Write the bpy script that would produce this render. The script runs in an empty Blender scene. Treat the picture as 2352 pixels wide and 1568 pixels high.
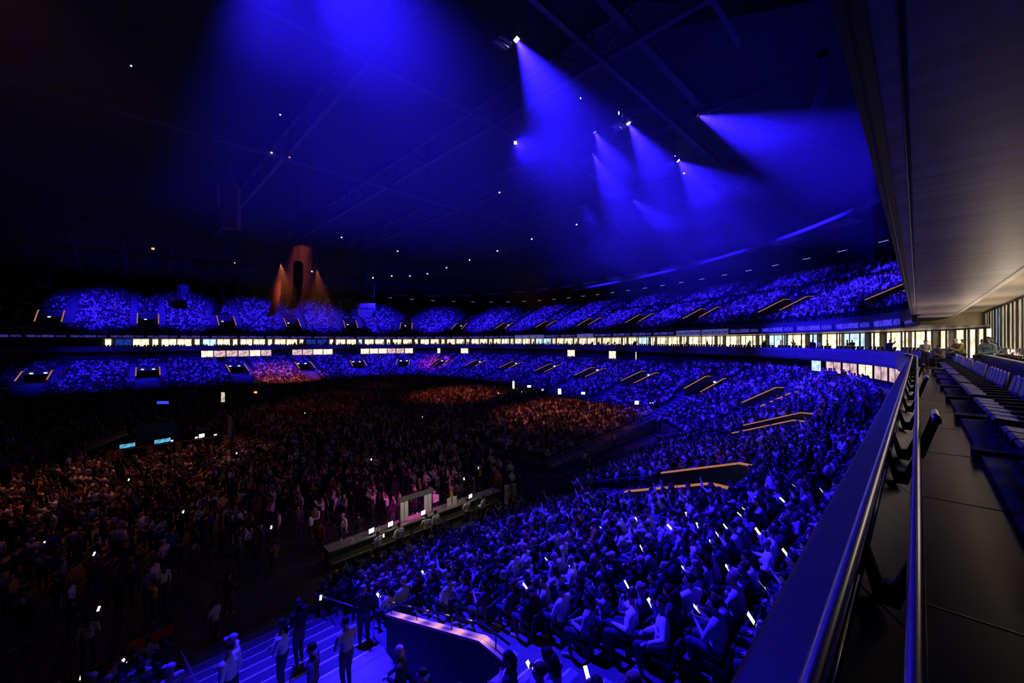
import bpy, bmesh, math, random
import numpy as np
from mathutils import Vector, Matrix, Euler

random.seed(7)
rng = np.random.default_rng(7)
SC = bpy.context.scene
COL = SC.collection
PI = math.pi

# ------------------------------------------------------------------ camera / world / exposure
CAM_Z = 11.0
F = 915.0                       # focal length in pixels of the 2352 px wide frame (14 mm on 36 mm)
ROLL = -0.15                    # the photo hangs a little to the left
YAW = math.radians(45.5)        # direction of view measured from +X (along the balcony)
cam = bpy.data.cameras.new('camera'); cam.sensor_width = 36.0; cam.lens = 36.0 * F / 2352.0
cam.clip_start = 0.05; cam.clip_end = 600
cam_ob = bpy.data.objects.new('camera', cam); COL.objects.link(cam_ob)
cam_ob.location = (0, 0, CAM_Z); cam_ob.rotation_euler = (Matrix.Rotation(YAW - PI / 2, 3, 'Z') @ Matrix.Rotation(PI / 2, 3, 'X') @ Matrix.Rotation(math.radians(ROLL), 3, 'Z')).to_euler()
SC.camera = cam_ob
world = bpy.data.worlds.new('world'); SC.world = world; world.use_nodes = True
world.node_tree.nodes['Background'].inputs[0].default_value = (0.0, 0.0, 0.0, 1)
world.node_tree.nodes['Background'].inputs[1].default_value = 0.0
vs = SC.view_settings
vs.view_transform = 'Standard'; vs.look = 'None'; vs.gamma = 1.0; vs.use_curve_mapping = False
vs.exposure = 0.0
cy = SC.cycles
cy.use_denoising = True; cy.max_bounces = 3; cy.diffuse_bounces = 1; cy.glossy_bounces = 2
cy.transmission_bounces = 2; cy.volume_bounces = 0; cy.transparent_max_bounces = 6
cy.use_light_tree = True; cy.use_adaptive_sampling = True; cy.adaptive_threshold = 0.08; cy.adaptive_min_samples = 12; cy.caustics_reflective = False; cy.caustics_refractive = False
cy.sample_clamp_indirect = 3.0

FW = (math.cos(YAW), math.sin(YAW)); RT = (math.sin(YAW), -math.cos(YAW))
def proj(x, y, z):
    d = FW[0] * x + FW[1] * y; r = RT[0] * x + RT[1] * y
    if d < 0.05: return (-9999, -9999, d)
    return (1176 + F * r / d, 785 - F * (z - CAM_Z) / d, d)
def at_depth(px, py, d):        # a point of the place seen at that pixel, d metres ahead
    r = (px - 1176) / F * d
    return Vector((FW[0] * d + RT[0] * r, FW[1] * d + RT[1] * r, CAM_Z - (py - 785) / F * d))
def at_z(px, py, z): return at_depth(px, py, F * (CAM_Z - z) / (py - 785))

BLUE = (0.016, 0.006, 1.0)
ORANGE = (1.0, 0.22, 0.06)
RED = (1.0, 0.10, 0.05)
MAGENTA = (1.0, 0.05, 0.65)
def spot(name, loc, target, power, color, angle, blend=0.9, size=0.15, parent=None):
    l = bpy.data.lights.new(name, 'SPOT'); l.energy = power; l.color = color
    l.spot_size = math.radians(angle); l.spot_blend = blend; l.shadow_soft_size = size
    o = bpy.data.objects.new(name, l); COL.objects.link(o)
    o.rotation_euler = (Vector(target) - Vector(loc)).to_track_quat('-Z', 'Y').to_euler()
    o.location = loc
    if parent is not None:
        o.parent = parent; o.matrix_parent_inverse = Matrix.Translation(-Vector(parent.location))
    return o
def area(name, loc, target, power, color, sx, sy):
    l = bpy.data.lights.new(name, 'AREA'); l.energy = power; l.color = color; l.shape = 'RECTANGLE'; l.size = sx; l.size_y = sy
    o = bpy.data.objects.new(name, l); COL.objects.link(o); o.location = loc
    o.rotation_euler = (Vector(target) - Vector(loc)).to_track_quat('-Z', 'Y').to_euler()
    return o

# ------------------------------------------------------------------ materials
MATS = {}
def mat(name, col, rough=0.7, metal=0.0, var=0.25, scale=3.0, emit=None, estr=0.0, spec=0.4, stretch=None, bump=0.0):
    m = bpy.data.materials.new(name); m.use_nodes = True; nt = m.node_tree; b = nt.nodes['Principled BSDF']
    b.inputs['Roughness'].default_value = rough; b.inputs['Metallic'].default_value = metal
    b.inputs['Specular IOR Level'].default_value = spec
    tc = nt.nodes.new('ShaderNodeTexCoord'); n = nt.nodes.new('ShaderNodeTexNoise'); n.inputs['Scale'].default_value = scale
    n.inputs['Detail'].default_value = 4.0
    src = tc.outputs['Object']
    if stretch:
        mp = nt.nodes.new('ShaderNodeMapping'); mp.inputs['Scale'].default_value = stretch
        nt.links.new(src, mp.inputs['Vector']); src = mp.outputs['Vector']
    nt.links.new(src, n.inputs['Vector'])
    r = nt.nodes.new('ShaderNodeValToRGB')
    r.color_ramp.elements[0].position = 0.3; r.color_ramp.elements[1].position = 0.7
    r.color_ramp.elements[0].color = tuple(max(0, c * (1 - var)) for c in col) + (1,)
    r.color_ramp.elements[1].color = tuple(min(1, c * (1 + var)) for c in col) + (1,)
    nt.links.new(n.outputs['Fac'], r.inputs['Fac']); nt.links.new(r.outputs['Color'], b.inputs['Base Color'])
    if bump:
        bp = nt.nodes.new('ShaderNodeBump'); bp.inputs['Strength'].default_value = bump
        nt.links.new(n.outputs['Fac'], bp.inputs['Height']); nt.links.new(bp.outputs['Normal'], b.inputs['Normal'])
    if emit:
        b.inputs['Emission Color'].default_value = tuple(emit) + (1,); b.inputs['Emission Strength'].default_value = estr
    MATS[name] = m
    return m
def cloth_mat(name, stops, rough=0.85):
    """colour of the garment: the object's own colour when its alpha is 0, else one picked per person"""
    m = bpy.data.materials.new(name); m.use_nodes = True; nt = m.node_tree; b = nt.nodes['Principled BSDF']
    b.inputs['Roughness'].default_value = rough; b.inputs['Specular IOR Level'].default_value = 0.2
    oi = nt.nodes.new('ShaderNodeObjectInfo'); r = nt.nodes.new('ShaderNodeValToRGB'); r.color_ramp.interpolation = 'CONSTANT'
    el = r.color_ramp.elements
    while len(el) < len(stops): el.new(0.5)
    for e, (p, c) in zip(el, stops): e.position = p; e.color = tuple(c) + (1,)
    mx = nt.nodes.new('ShaderNodeMix'); mx.data_type = 'RGBA'
    nt.links.new(oi.outputs['Random'], r.inputs['Fac'])
    nt.links.new(oi.outputs['Alpha'], mx.inputs['Factor'])
    nt.links.new(oi.outputs['Color'], mx.inputs[6]); nt.links.new(r.outputs['Color'], mx.inputs[7])
    nt.links.new(mx.outputs[2], b.inputs['Base Color'])
    n = nt.nodes.new('ShaderNodeTexNoise'); n.inputs['Scale'].default_value = 9.0
    tc = nt.nodes.new('ShaderNodeTexCoord'); nt.links.new(tc.outputs['Object'], n.inputs['Vector'])
    bp = nt.nodes.new('ShaderNodeBump'); bp.inputs['Strength'].default_value = 0.6; bp.inputs['Distance'].default_value = 0.03
    nt.links.new(n.outputs['Fac'], bp.inputs['Height']); nt.links.new(bp.outputs['Normal'], b.inputs['Normal'])
    MATS[name] = m
    return m
def glow_mat(name, col, s, var=0.0, scale=1.0):
    m = bpy.data.materials.new(name); m.use_nodes = True; nt = m.node_tree
    for n in list(nt.nodes): nt.nodes.remove(n)
    o = nt.nodes.new('ShaderNodeOutputMaterial'); e = nt.nodes.new('ShaderNodeEmission')
    e.inputs['Strength'].default_value = s; e.inputs['Color'].default_value = tuple(col) + (1,)
    if var:
        tc = nt.nodes.new('ShaderNodeTexCoord'); n = nt.nodes.new('ShaderNodeTexNoise'); n.inputs['Scale'].default_value = scale
        r = nt.nodes.new('ShaderNodeValToRGB'); r.color_ramp.elements[0].position = 0.35; r.color_ramp.elements[1].position = 0.6
        r.color_ramp.elements[0].color = tuple(c * (1 - var) for c in col) + (1,); r.color_ramp.elements[1].color = tuple(col) + (1,)
        nt.links.new(tc.outputs['Object'], n.inputs['Vector']); nt.links.new(n.outputs['Fac'], r.inputs['Fac']); nt.links.new(r.outputs['Color'], e.inputs['Color'])
    nt.links.new(e.outputs['Emission'], o.inputs['Surface'])
    if not name.startswith('lounge'): m.cycles.emission_sampling = 'NONE'      # too small to light anything around
    MATS[name] = m
    return m

mat('floor_dark', (0.028, 0.027, 0.030), 0.75, scale=0.6)
mat('stand_concrete', (0.10, 0.10, 0.11), 0.85, scale=1.5)
mat('stair_concrete', (0.28, 0.28, 0.30), 0.8, scale=2.0)
mat('nosing_white', (0.85, 0.85, 0.85), 0.6, var=0.1)
mat('wall_dark', (0.05, 0.05, 0.055), 0.8)
mat('parapet_paint', (0.16, 0.16, 0.18), 0.6)
mat('fascia_paint', (0.10, 0.10, 0.13), 0.6)
mat('sign_letters', (0.75, 0.75, 0.78), 0.5, var=0.05, emit=(0.09, 0.07, 0.62), estr=0.5)  # blue lamplight on the letters put in as emission
mat('ad_panel', (0.75, 0.75, 0.75), 0.5, var=0.05, emit=(0.20, 0.20, 0.85), estr=0.35)  # blue light on the white panel put in as emission
mat('sign_panel_white', (0.75, 0.75, 0.75), 0.5, var=0.05)
mat('letters_black', (0.02, 0.02, 0.02), 0.5, var=0.05)
mat('roof_deck', (0.05, 0.05, 0.06), 0.8)
mat('roof_steel', (0.14, 0.14, 0.16), 0.5, metal=0.3)
mat('duct_metal', (0.55, 0.55, 0.6), 0.35, metal=0.6)
mat('soffit_concrete', (0.38, 0.31, 0.34), 0.42, var=0.45, scale=1.0, stretch=(4.0, 0.35, 1.0), bump=0.08)  # concrete is grey; bounced blue light put in as a purple tint
mat('soffit_edge', (0.012, 0.012, 0.014), 0.5)
mat('steel_polished', (0.55, 0.53, 0.5), 0.25, metal=1.0, var=0.08)
mat('steel_black', (0.012, 0.012, 0.014), 0.55)
mat('rail_panel', (0.24, 0.20, 0.27), 0.42, metal=0.3, var=0.15, scale=5)
mat('coping_metal', (0.10, 0.095, 0.11), 0.45, metal=0.2, var=0.1)
mat('balcony_floor', (0.022, 0.021, 0.022), 0.24, var=0.2, scale=4, stretch=(0.4, 6.0, 1.0), bump=0.05)
mat('floor_joint', (0.40, 0.34, 0.24), 0.35, metal=0.6)
mat('seat_plastic', (0.12, 0.11, 0.17), 0.42, var=0.1)
mat('seat_edge', (0.45, 0.42, 0.36), 0.4, var=0.1)
mat('seat_dark', (0.03, 0.03, 0.035), 0.6)
mat('cream_paint', (0.62, 0.54, 0.42), 0.7, var=0.08)
mat('window_frame', (0.03, 0.03, 0.033), 0.5)
mat('speaker_black', (0.02, 0.02, 0.022), 0.6)
mat('speaker_lit_red', (0.30, 0.20, 0.18), 0.6)  # red light on the hung arrays put into their colour
mat('bar_metal', (0.45, 0.42, 0.36), 0.35, metal=0.6)
mat('bar_front', (0.10, 0.10, 0.10), 0.6)
mat('wood_coping', (0.62, 0.40, 0.20), 0.5, var=0.2, scale=6, stretch=(0.3, 4, 4))
mat('crate_blue', (0.02, 0.08, 0.35), 0.6); mat('crate_yellow', (0.65, 0.38, 0.03), 0.6); mat('crate_grey', (0.4, 0.4, 0.42), 0.6)
mat('white_card', (0.75, 0.73, 0.70), 0.7, var=0.05)
mat('deck_grey', (0.22, 0.20, 0.20), 0.8)
mat('tent_grey', (0.30, 0.28, 0.30), 0.8)
mat('tent_green', (0.03, 0.16, 0.10), 0.8)
mat('orange_board', (0.75, 0.08, 0.02), 0.6)
mat('skin', (0.46, 0.30, 0.22), 0.6, var=0.12, scale=8)
mat('eye_dark', (0.02, 0.015, 0.015), 0.3)
mat('shoe', (0.25, 0.24, 0.24), 0.6)
mat('cap_grey', (0.45, 0.45, 0.48), 0.8)
SHIRTS = [(0.0, (0.02, 0.02, 0.024)), (0.16, (0.05, 0.05, 0.06)), (0.38, (0.16, 0.14, 0.14)), (0.50, (0.30, 0.28, 0.26)),
          (0.62, (0.62, 0.60, 0.58)), (0.80, (0.78, 0.77, 0.76)), (0.93, (0.30, 0.08, 0.05)), (0.97, (0.45, 0.30, 0.05))]
cloth_mat('shirt', SHIRTS)
cloth_mat('hair', [(0.0, (0.012, 0.009, 0.008)), (0.45, (0.035, 0.02, 0.012)), (0.75, (0.12, 0.07, 0.03)), (0.9, (0.34, 0.26, 0.15))], 0.6)
mat('trousers', (0.04, 0.045, 0.07), 0.85)
mat('trousers_pale', (0.30, 0.28, 0.24), 0.85)
glow_mat('window_glow', (1.0, 0.78, 0.48), 2.2, var=0.6, scale=1.7)
glow_mat('lounge_glow', (1.0, 0.80, 0.52), 0.6, var=0.35, scale=1.7)
glow_mat('lounge_glow_cool', (0.55, 0.75, 1.0), 0.5, var=0.5, scale=1.5)
glow_mat('window_glow_cool', (0.55, 0.75, 1.0), 1.5, var=0.5, scale=1.5)
glow_mat('window_glow_pink', (1.0, 0.66, 0.72), 0.9, var=0.6, scale=1.5)
glow_mat('window_glow_blue', (0.02, 0.07, 0.6), 0.5, var=0.5, scale=1.5)
glow_mat('lens_blue', (0.62, 0.66, 1.0), 30.0)
glow_mat('lens_orange', (1.0, 0.30, 0.08), 3.0)
glow_mat('bulb_white', (0.75, 0.9, 1.0), 5.0)
glow_mat('lamp_green_white', (0.75, 1.0, 0.9), 5.0)
glow_mat('lamp_warm', (1.0, 0.85, 0.6), 5.0)
glow_mat('coping_glow', (1.0, 0.36, 0.22), 0.42)  # lamplight on the entrance copings put in as a glow
glow_mat('screen_white', (0.8, 0.92, 1.0), 2.2)
glow_mat('screen_blue', (0.03, 0.06, 1.0), 1.3)
glow_mat('notice_glow', (1.0, 0.85, 0.6), 0.8, var=0.6, scale=3)
glow_mat('screen_cyan', (0.15, 0.65, 1.0), 0.8, var=0.8, scale=3)
glow_mat('phone_screen', (0.80, 0.90, 1.0), 3.0, var=0.4, scale=14)
glow_mat('strip_dim', (0.25, 0.35, 1.0), 1.2)
M = MATS

# ------------------------------------------------------------------ mesh helpers
class MB:
    def __init__(s): s.v = []; s.f = []; s.m = []
    def add(s, vs_, fs, mi=0):
        n = len(s.v); s.v += [tuple(p) for p in vs_]
        for f in fs: s.f.append(tuple(i + n for i in f)); s.m.append(mi)
        return s
    def box(s, x0, x1, y0, y1, z0, z1, mi=0, mtx=None):
        vv = [Vector(p) for p in ((x0, y0, z0), (x1, y0, z0), (x1, y1, z0), (x0, y1, z0), (x0, y0, z1), (x1, y0, z1), (x1, y1, z1), (x0, y1, z1))]
        if mtx is not None: vv = [mtx @ p for p in vv]
        return s.add(vv, [(0, 3, 2, 1), (4, 5, 6, 7), (0, 1, 5, 4), (1, 2, 6, 5), (2, 3, 7, 6), (3, 0, 4, 7)], mi)
    def bar(s, a, b, w, h, mi=0):
        a = Vector(a); b = Vector(b); d = (b - a)
        L = d.length; q = d.to_track_quat('X', 'Z').to_matrix().to_4x4()
        return s.box(0, L, -w / 2, w / 2, -h / 2, h / 2, mi, Matrix.Translation(a) @ q)
    def tube(s, pts, r, n=8, mi=0, closed_caps=True):
        pts = [Vector(p) for p in pts]; k = len(pts); base = len(s.v)
        rs = r if isinstance(r, (list, tuple)) else [r] * k
        up = Vector((0, 0, 1))
        for i, p in enumerate(pts):
            t = (pts[min(i + 1, k - 1)] - pts[max(i - 1, 0)]).normalized()
            a = t.cross(up) if abs(t.dot(up)) < 0.98 else t.cross(Vector((0, 1, 0)))
            a.normalize(); b = a.cross(t)
            for j in range(n):
                th = 2 * PI * j / n
                s.v.append(tuple(p + (a * math.cos(th) + b * math.sin(th)) * rs[i]))
        for i in range(k - 1):
            for j in range(n):
                s.f.append((base + i * n + j, base + i * n + (j + 1) % n, base + (i + 1) * n + (j + 1) % n, base + (i + 1) * n + j)); s.m.append(mi)
        if closed_caps:
            s.f.append(tuple(base + j for j in range(n))); s.m.append(mi)
            s.f.append(tuple(base + (k - 1) * n + j for j in reversed(range(n)))); s.m.append(mi)
        return s
    def prism(s, poly, axis_a, axis_b, axis_n, depth, org, mi=0):
        """poly in 2D (a,b) extruded along axis_n by depth"""
        A, B, N, O = map(Vector, (axis_a, axis_b, axis_n, org)); n = len(poly); base = len(s.v)
        for k in (0, depth):
            for (a, b) in poly: s.v.append(tuple(O + A * a + B * b + N * k))
        s.f.append(tuple(base + i for i in range(n))); s.m.append(mi)
        s.f.append(tuple(base + n + i for i in reversed(range(n)))); s.m.append(mi)
        for i in range(n):
            j = (i + 1) % n
            s.f.append((base + i, base + n + i, base + n + j, base + j)); s.m.append(mi)
        return s
    def ball(s, c, rx, ry=None, rz=None, seg=10, rings=6, mi=0, rot=None):
        ry = ry or rx; rz = rz or rx; base = len(s.v); c = Vector(c)
        for i in range(rings + 1):
            ph = PI * i / rings
            for j in range(seg):
                th = 2 * PI * j / seg
                p = Vector((rx * math.sin(ph) * math.cos(th), ry * math.sin(ph) * math.sin(th), rz * math.cos(ph)))
                if rot is not None: p = rot @ p
                s.v.append(tuple(c + p))
        for i in range(rings):
            for j in range(seg):
                s.f.append((base + i * seg + j, base + (i + 1) * seg + j, base + (i + 1) * seg + (j + 1) % seg, base + i * seg + (j + 1) % seg)); s.m.append(mi)
        return s
    def mesh(s, name, mats, smooth=False):
        me = bpy.data.meshes.new(name); me.from_pydata(s.v, [], s.f)
        for m_ in (mats if isinstance(mats, (list, tuple)) else [mats]): me.materials.append(M[m_] if isinstance(m_, str) else m_)
        me.polygons.foreach_set('material_index', s.m)
        if smooth: me.polygons.foreach_set('use_smooth', [True] * len(s.f))
        bm = bmesh.new(); bm.from_mesh(me); bmesh.ops.recalc_face_normals(bm, faces=bm.faces); bm.to_mesh(me); bm.free()
        me.update(); return me
def link(name, me, parent=None, loc=None, rot=None, smooth=False):
    o = bpy.data.objects.new(name, me); COL.objects.link(o)
    if parent is not None: o.parent = parent
    if loc is not None: o.location = loc
    if rot is not None: o.rotation_euler = rot
    return o
def build(mb, name, mats, parent=None, loc=None, rot=None, smooth=False):
    return link(name, mb.mesh(name, mats, smooth), parent, loc, rot)
def tag(o, label=None, cat=None, group=None, kind=None):
    if label: o['label'] = label
    if cat: o['category'] = cat
    if group: o['group'] = group
    if kind: o['kind'] = kind
    return o
def empty(name, loc=(0, 0, 0), rz=0.0):
    o = bpy.data.objects.new(name, None); COL.objects.link(o); o.location = loc; o.rotation_euler = (0, 0, rz); return o
def copy_tree(o, parent=None):
    c = o.copy(); COL.objects.link(c); c.parent = parent
    for ch in o.children: copy_tree(ch, c)
    return c
ORD = 'zeroth first second third fourth fifth sixth seventh eighth ninth tenth eleventh twelfth thirteenth fourteenth fifteenth sixteenth seventeenth eighteenth nineteenth twentieth'.split()
TENS = {2: 'twenty', 3: 'thirty', 4: 'forty', 5: 'fifty', 6: 'sixty'}
def ordinal(n):
    if n < len(ORD): return ORD[n]
    t, u_ = divmod(n, 10)
    if t in TENS: return (TENS[t] + '-' + ORD[u_]) if u_ else TENS[t][:-1] + 'ieth'
    return str(n) + ('th' if 10 <= n % 100 <= 20 else {1: 'st', 2: 'nd', 3: 'rd'}.get(n % 10, 'th'))

# ------------------------------------------------------------------ the plan of the bowl
CTRL = [(-24, 0.25), (-12, 0.25), (0, 0.25), (12, 0.25), (24, 0.25), (34, 0.3), (41, 1.0), (48, 3.4), (55, 8), (63, 16.5), (71, 29), (78, 45), (83, 64),
        (85, 84), (83, 101), (77, 114), (67, 123), (52, 128.5), (32, 130.5), (8, 131), (-14, 132), (-36, 133), (-58, 134)]
def catmull(P, step=0.5):
    P = [np.array(p, float) for p in P]; dense = []
    for i in range(1, len(P) - 2):
        for t in np.linspace(0, 1, 60, endpoint=False):
            a, b, c, d = P[i - 1], P[i], P[i + 1], P[i + 2]
            dense.append(0.5 * ((2 * b) + (-a + c) * t + (2 * a - 5 * b + 4 * c - d) * t * t + (-a + 3 * b - 3 * c + d) * t ** 3))
    dense = np.array(dense); L = np.concatenate([[0], np.cumsum(np.linalg.norm(np.diff(dense, axis=0), axis=1))])
    S = np.arange(0, L[-1], step)
    return S, np.stack([np.interp(S, L, dense[:, 0]), np.interp(S, L, dense[:, 1])], 1)
S_, PT = catmull(CTRL)
TAN = np.gradient(PT, axis=0); TAN /= np.linalg.norm(TAN, axis=1)[:, None]
for _ in range(12): TAN = np.vstack([TAN[:1], (TAN[:-2] + TAN[1:-1] * 2 + TAN[2:]) / 4, TAN[-1:]])
TAN /= np.linalg.norm(TAN, axis=1)[:, None]
OUT = np.stack([TAN[:, 1], -TAN[:, 0]], 1)      # outward, away from the arena
S0 = 12.0                                       # path length where u = 0
SMAX = S_[-1]
def P_(s): return np.array([np.interp(s, S_, PT[:, 0]), np.interp(s, S_, PT[:, 1])])
def N_(s):
    n = np.array([np.interp(s, S_, OUT[:, 0]), np.interp(s, S_, OUT[:, 1])]); return n / np.linalg.norm(n)
def pos(s, t, z=0.0):                           # t metres outward of the balcony front
    p = P_(s) + N_(s) * t; return Vector((p[0], p[1], z))
def ang(s):                                     # rotation that turns +Y to face into the arena
    n = -N_(s); return math.atan2(n[1], n[0]) - PI / 2
def smooth(a, b, x):
    x = min(1, max(0, (x - a) / (b - a))); return x * x * (3 - 2 * x)
S_END = S0 + 45; S_OPP = S0 + 215
def low_w(s): return 17.0 - 2.5 * smooth(S_END - 8, S_END + 8, s) + 4.5 * smooth(S_END + 20, S_END + 50, s) + 4.0 * smooth(S_OPP - 20, S_OPP + 20, s)
def up_z(s): return 22.3 + 3.9 * smooth(S_OPP - 70, S_OPP, s)
NLOW, NUP = 20, 25
LOW_TOP, LOW_BOT = 5.6, 0.45
def low_top(s): return LOW_TOP + 1.3 * smooth(S0 + 28, S0 + 46, s) - 0.9 * smooth(S0 + 62, S0 + 100, s)
def low_row(s, j):                              # back edge offset, tread height and depth of row j counted from the back
    dw = (low_w(s) - 1.0) / NLOW; tp = low_top(s)
    return -(1.0 + j * dw), tp - j * (tp - LOW_BOT) / (NLOW - 1), dw
UP_FRONT, UP_DEEP, UP_Z0 = 0.6, 21.0, 13.3
def up_row(s, j):                               # front edge offset, tread height
    dw = UP_DEEP / NUP
    return UP_FRONT + j * dw, UP_Z0 + j * (up_z(s) - UP_Z0) / (NUP - 1), dw
VOM = [S0 + 3.2 + 16.4 * k for k in range(30) if S0 + 3.2 + 16.4 * k < SMAX - 8]
def vom_k(s): return int(min(range(len(VOM)), key=lambda k: abs(VOM[k] - s)))
HV, AISLE = 1.9, 1.25
VJ0, VJ1 = 5, 10                                # rows cut out by an entrance of the lower stand
UJ0, UJ1 = 3, 8

def strip(name, tz_list, mats, s0, s1, step=1.0, parent=None, zfun=None):
    """a band swept along the plan; tz_list = profile [(t,z),...]"""
    ss = np.arange(s0, s1 + 1e-6, step); mb = MB(); n = len(tz_list)
    for s in ss:
        for (t, z) in tz_list: mb.v.append(tuple(pos(s, t, z)))
    for i in range(len(ss) - 1):
        for k in range(n - 1):
            mb.f.append((i * n + k, (i + 1) * n + k, (i + 1) * n + k + 1, i * n + k + 1)); mb.m.append(0)
    return build(mb, name, mats, parent)

# ------------------------------------------------------------------ structure: floor, stands, balcony ring, roof
mb = MB().add([(-90, -20, 0), (130, -20, 0), (130, 190, 0), (-90, 190, 0)], [(0, 1, 2, 3)])
tag(build(mb, 'floor', 'floor_dark'), 'dark arena floor the standing crowd fills', None, kind='structure')

def s_grid(s0, s1, step=1.0):
    g = set(np.round(np.arange(s0, s1, step), 3))
    for v in VOM:
        for e in (-HV - AISLE, -HV, HV, HV + AISLE):
            if s0 < v + e < s1: g.add(round(v + e, 3))
    return sorted(g)
def tier(name, row_fn, nrow, s0, s1, j_hole, m_, outward):
    g = s_grid(s0, s1); mb = MB()
    cols = []
    for s in g:
        p = P_(s); n = N_(s); c = []
        for j in range(nrow):
            t, z, dw = row_fn(s, j)
            t0, t1 = (t, t - dw) if not outward else (t, t + dw)
            a = p + n * t0; b = p + n * t1
            zr = row_fn(s, j + 1)[1] if j + 1 < nrow else (0.0 if not outward else z + 1.1)
            c.append(((a[0], a[1], z), (b[0], b[1], z), (b[0], b[1], zr)))
        cols.append(c)
    for i in range(len(g) - 1):
        sm = (g[i] + g[i + 1]) / 2; inv = abs(sm - VOM[vom_k(sm)]) < HV
        for j in range(nrow):
            if inv and j_hole[0] <= j <= j_hole[1]: continue
            (a0, b0, c0), (a1, b1, c1) = cols[i][j], cols[i + 1][j]
            mb.add([a0, b0, c0, a1, b1, c1], [(0, 3, 4, 1), (1, 4, 5, 2)])
    return build(mb, name, m_)
tag(tier('floor_lower_stand', low_row, NLOW, 0.5, SMAX - 1, (VJ0, VJ1), 'stand_concrete', False), 'dark stepped lower stand running around the bowl', kind='structure')
S_UP0 = S0 + 36
tag(tier('floor_upper_stand', up_row, NUP, S_UP0, SMAX - 1, (UJ0, UJ1), 'stand_concrete', True), 'dark stepped upper stand above the lit boxes', kind='structure')
tag(strip('wall_lower_stand_back', [(-1.0, LOW_TOP), (-1.0, 7.0), (0.8, 7.0), (0.8, 8.85)], 'wall_dark', 0.5, SMAX - 1), 'dark back wall under the balcony ring', kind='structure')
# ring balcony: slab, parapet, fascia above the boxes
RB = S0 + 37.0
tag(strip('floor_box_balcony', [(0.0, 8.85), (3.6, 8.85), (3.6, 9.3), (0.16, 9.3)], 'wall_dark', RB, SMAX - 1), 'dark floor slab of the box balcony', kind='structure')
tag(strip('wall_balcony_parapet', [(0.16, 9.3), (0.16, 10.02), (-0.06, 10.05), (-0.10, 9.95), (-0.02, 9.1), (0.05, 8.85)], 'parapet_paint', RB, SMAX - 1), 'smooth blue-lit parapet of the box balcony', kind='structure')
tag(strip('trim_1', [(-0.07, 10.10), (-0.03, 10.14), (0.01, 10.10), (-0.03, 10.06), (-0.07, 10.10)], 'steel_polished', RB, SMAX - 1), 'thin steel handrail on the far parapet', kind='structure')
tag(strip('ceiling_boxes', [(3.5, 11.85), (0.5, 11.95)], 'soffit_concrete', RB - 2, SMAX - 1), 'low ceiling above the box seats', kind='structure')
tag(strip('wall_upper_fascia', [(0.5, 11.95), (0.42, 11.97), (0.42, 12.85), (0.6, 12.9), (0.6, 13.3)], 'fascia_paint', RB - 1, SMAX - 1), 'dark fascia band that carries the ribbon of signs', kind='structure')
tag(strip('wall_box_back', [(3.6, 9.3), (3.6, 9.75), (4.4, 9.75), (4.4, 11.95)], 'wall_dark', RB, SMAX - 1), 'low dark wall below the box windows', kind='structure')
# roof over the stands and roof deck
tag(strip('ceiling_stand_roof', [(27.5, 26.5), (16, 29.5), (2, 33.5), (-8, 36.5), (-18, 39.9)], 'roof_deck', S_UP0, SMAX - 1, 2.0), 'dark roof underside sloping above the upper stand', kind='structure')
tag(strip('wall_upper_back', [(21.6, 21.5), (27.5, 26.6)], 'wall_dark', S_UP0, SMAX - 1, 2.0), 'dark band of wall behind the upper stand', kind='structure')
mb = MB().add([(-90, -40, 40), (130, -40, 40), (130, 190, 40), (-90, 190, 40)], [(0, 3, 2, 1)])
tag(build(mb, 'ceiling', 'roof_deck'), 'near-black roof deck high above the arena', kind='structure')

# ------------------------------------------------------------------ near balcony: railing, soffit, floor, lounge front
U0, U1 = -1.2, 40.0
def gx(u): return 0.25 if u < 34 else float(np.interp(u, PT[:160, 0], PT[:160, 1]))
mb = MB().box(U0, 44, -5.2, 0.02, 9.1, 9.3)
bf = tag(build(mb, 'floor_near_balcony', 'balcony_floor'), 'dark glossy walkway floor of the near balcony', kind='structure')
for k in range(12):
    u = 1.15 + 2.55 * k
    build(MB().box(u, u + 0.012, -3.0, -0.0, 9.3, 9.304), 'floor_joint', 'floor_joint', bf)
rl = empty('balcony_railing', (0, 0, 9.3)); tag(rl, 'steel double-tube railing with black brackets along the walkway', 'railing')
def rb(mb, name, m_, smooth=False): return build(mb, name, m_, rl, (0, 0, -9.3), None, smooth)
us = list(np.arange(U0, 41.1, 1.0))
def off(u): return max(0.0, gx(u) - 0.25)
def rail_tube(v, z, r): return MB().tube([(u, v + off(u), z) for u in us], r, 12)
rb(rail_tube(0.195, 10.10, 0.028), 'outer_tube', 'steel_polished', True)
rb(rail_tube(0.006, 10.06, 0.026), 'inner_tube', 'steel_polished', True)
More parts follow.
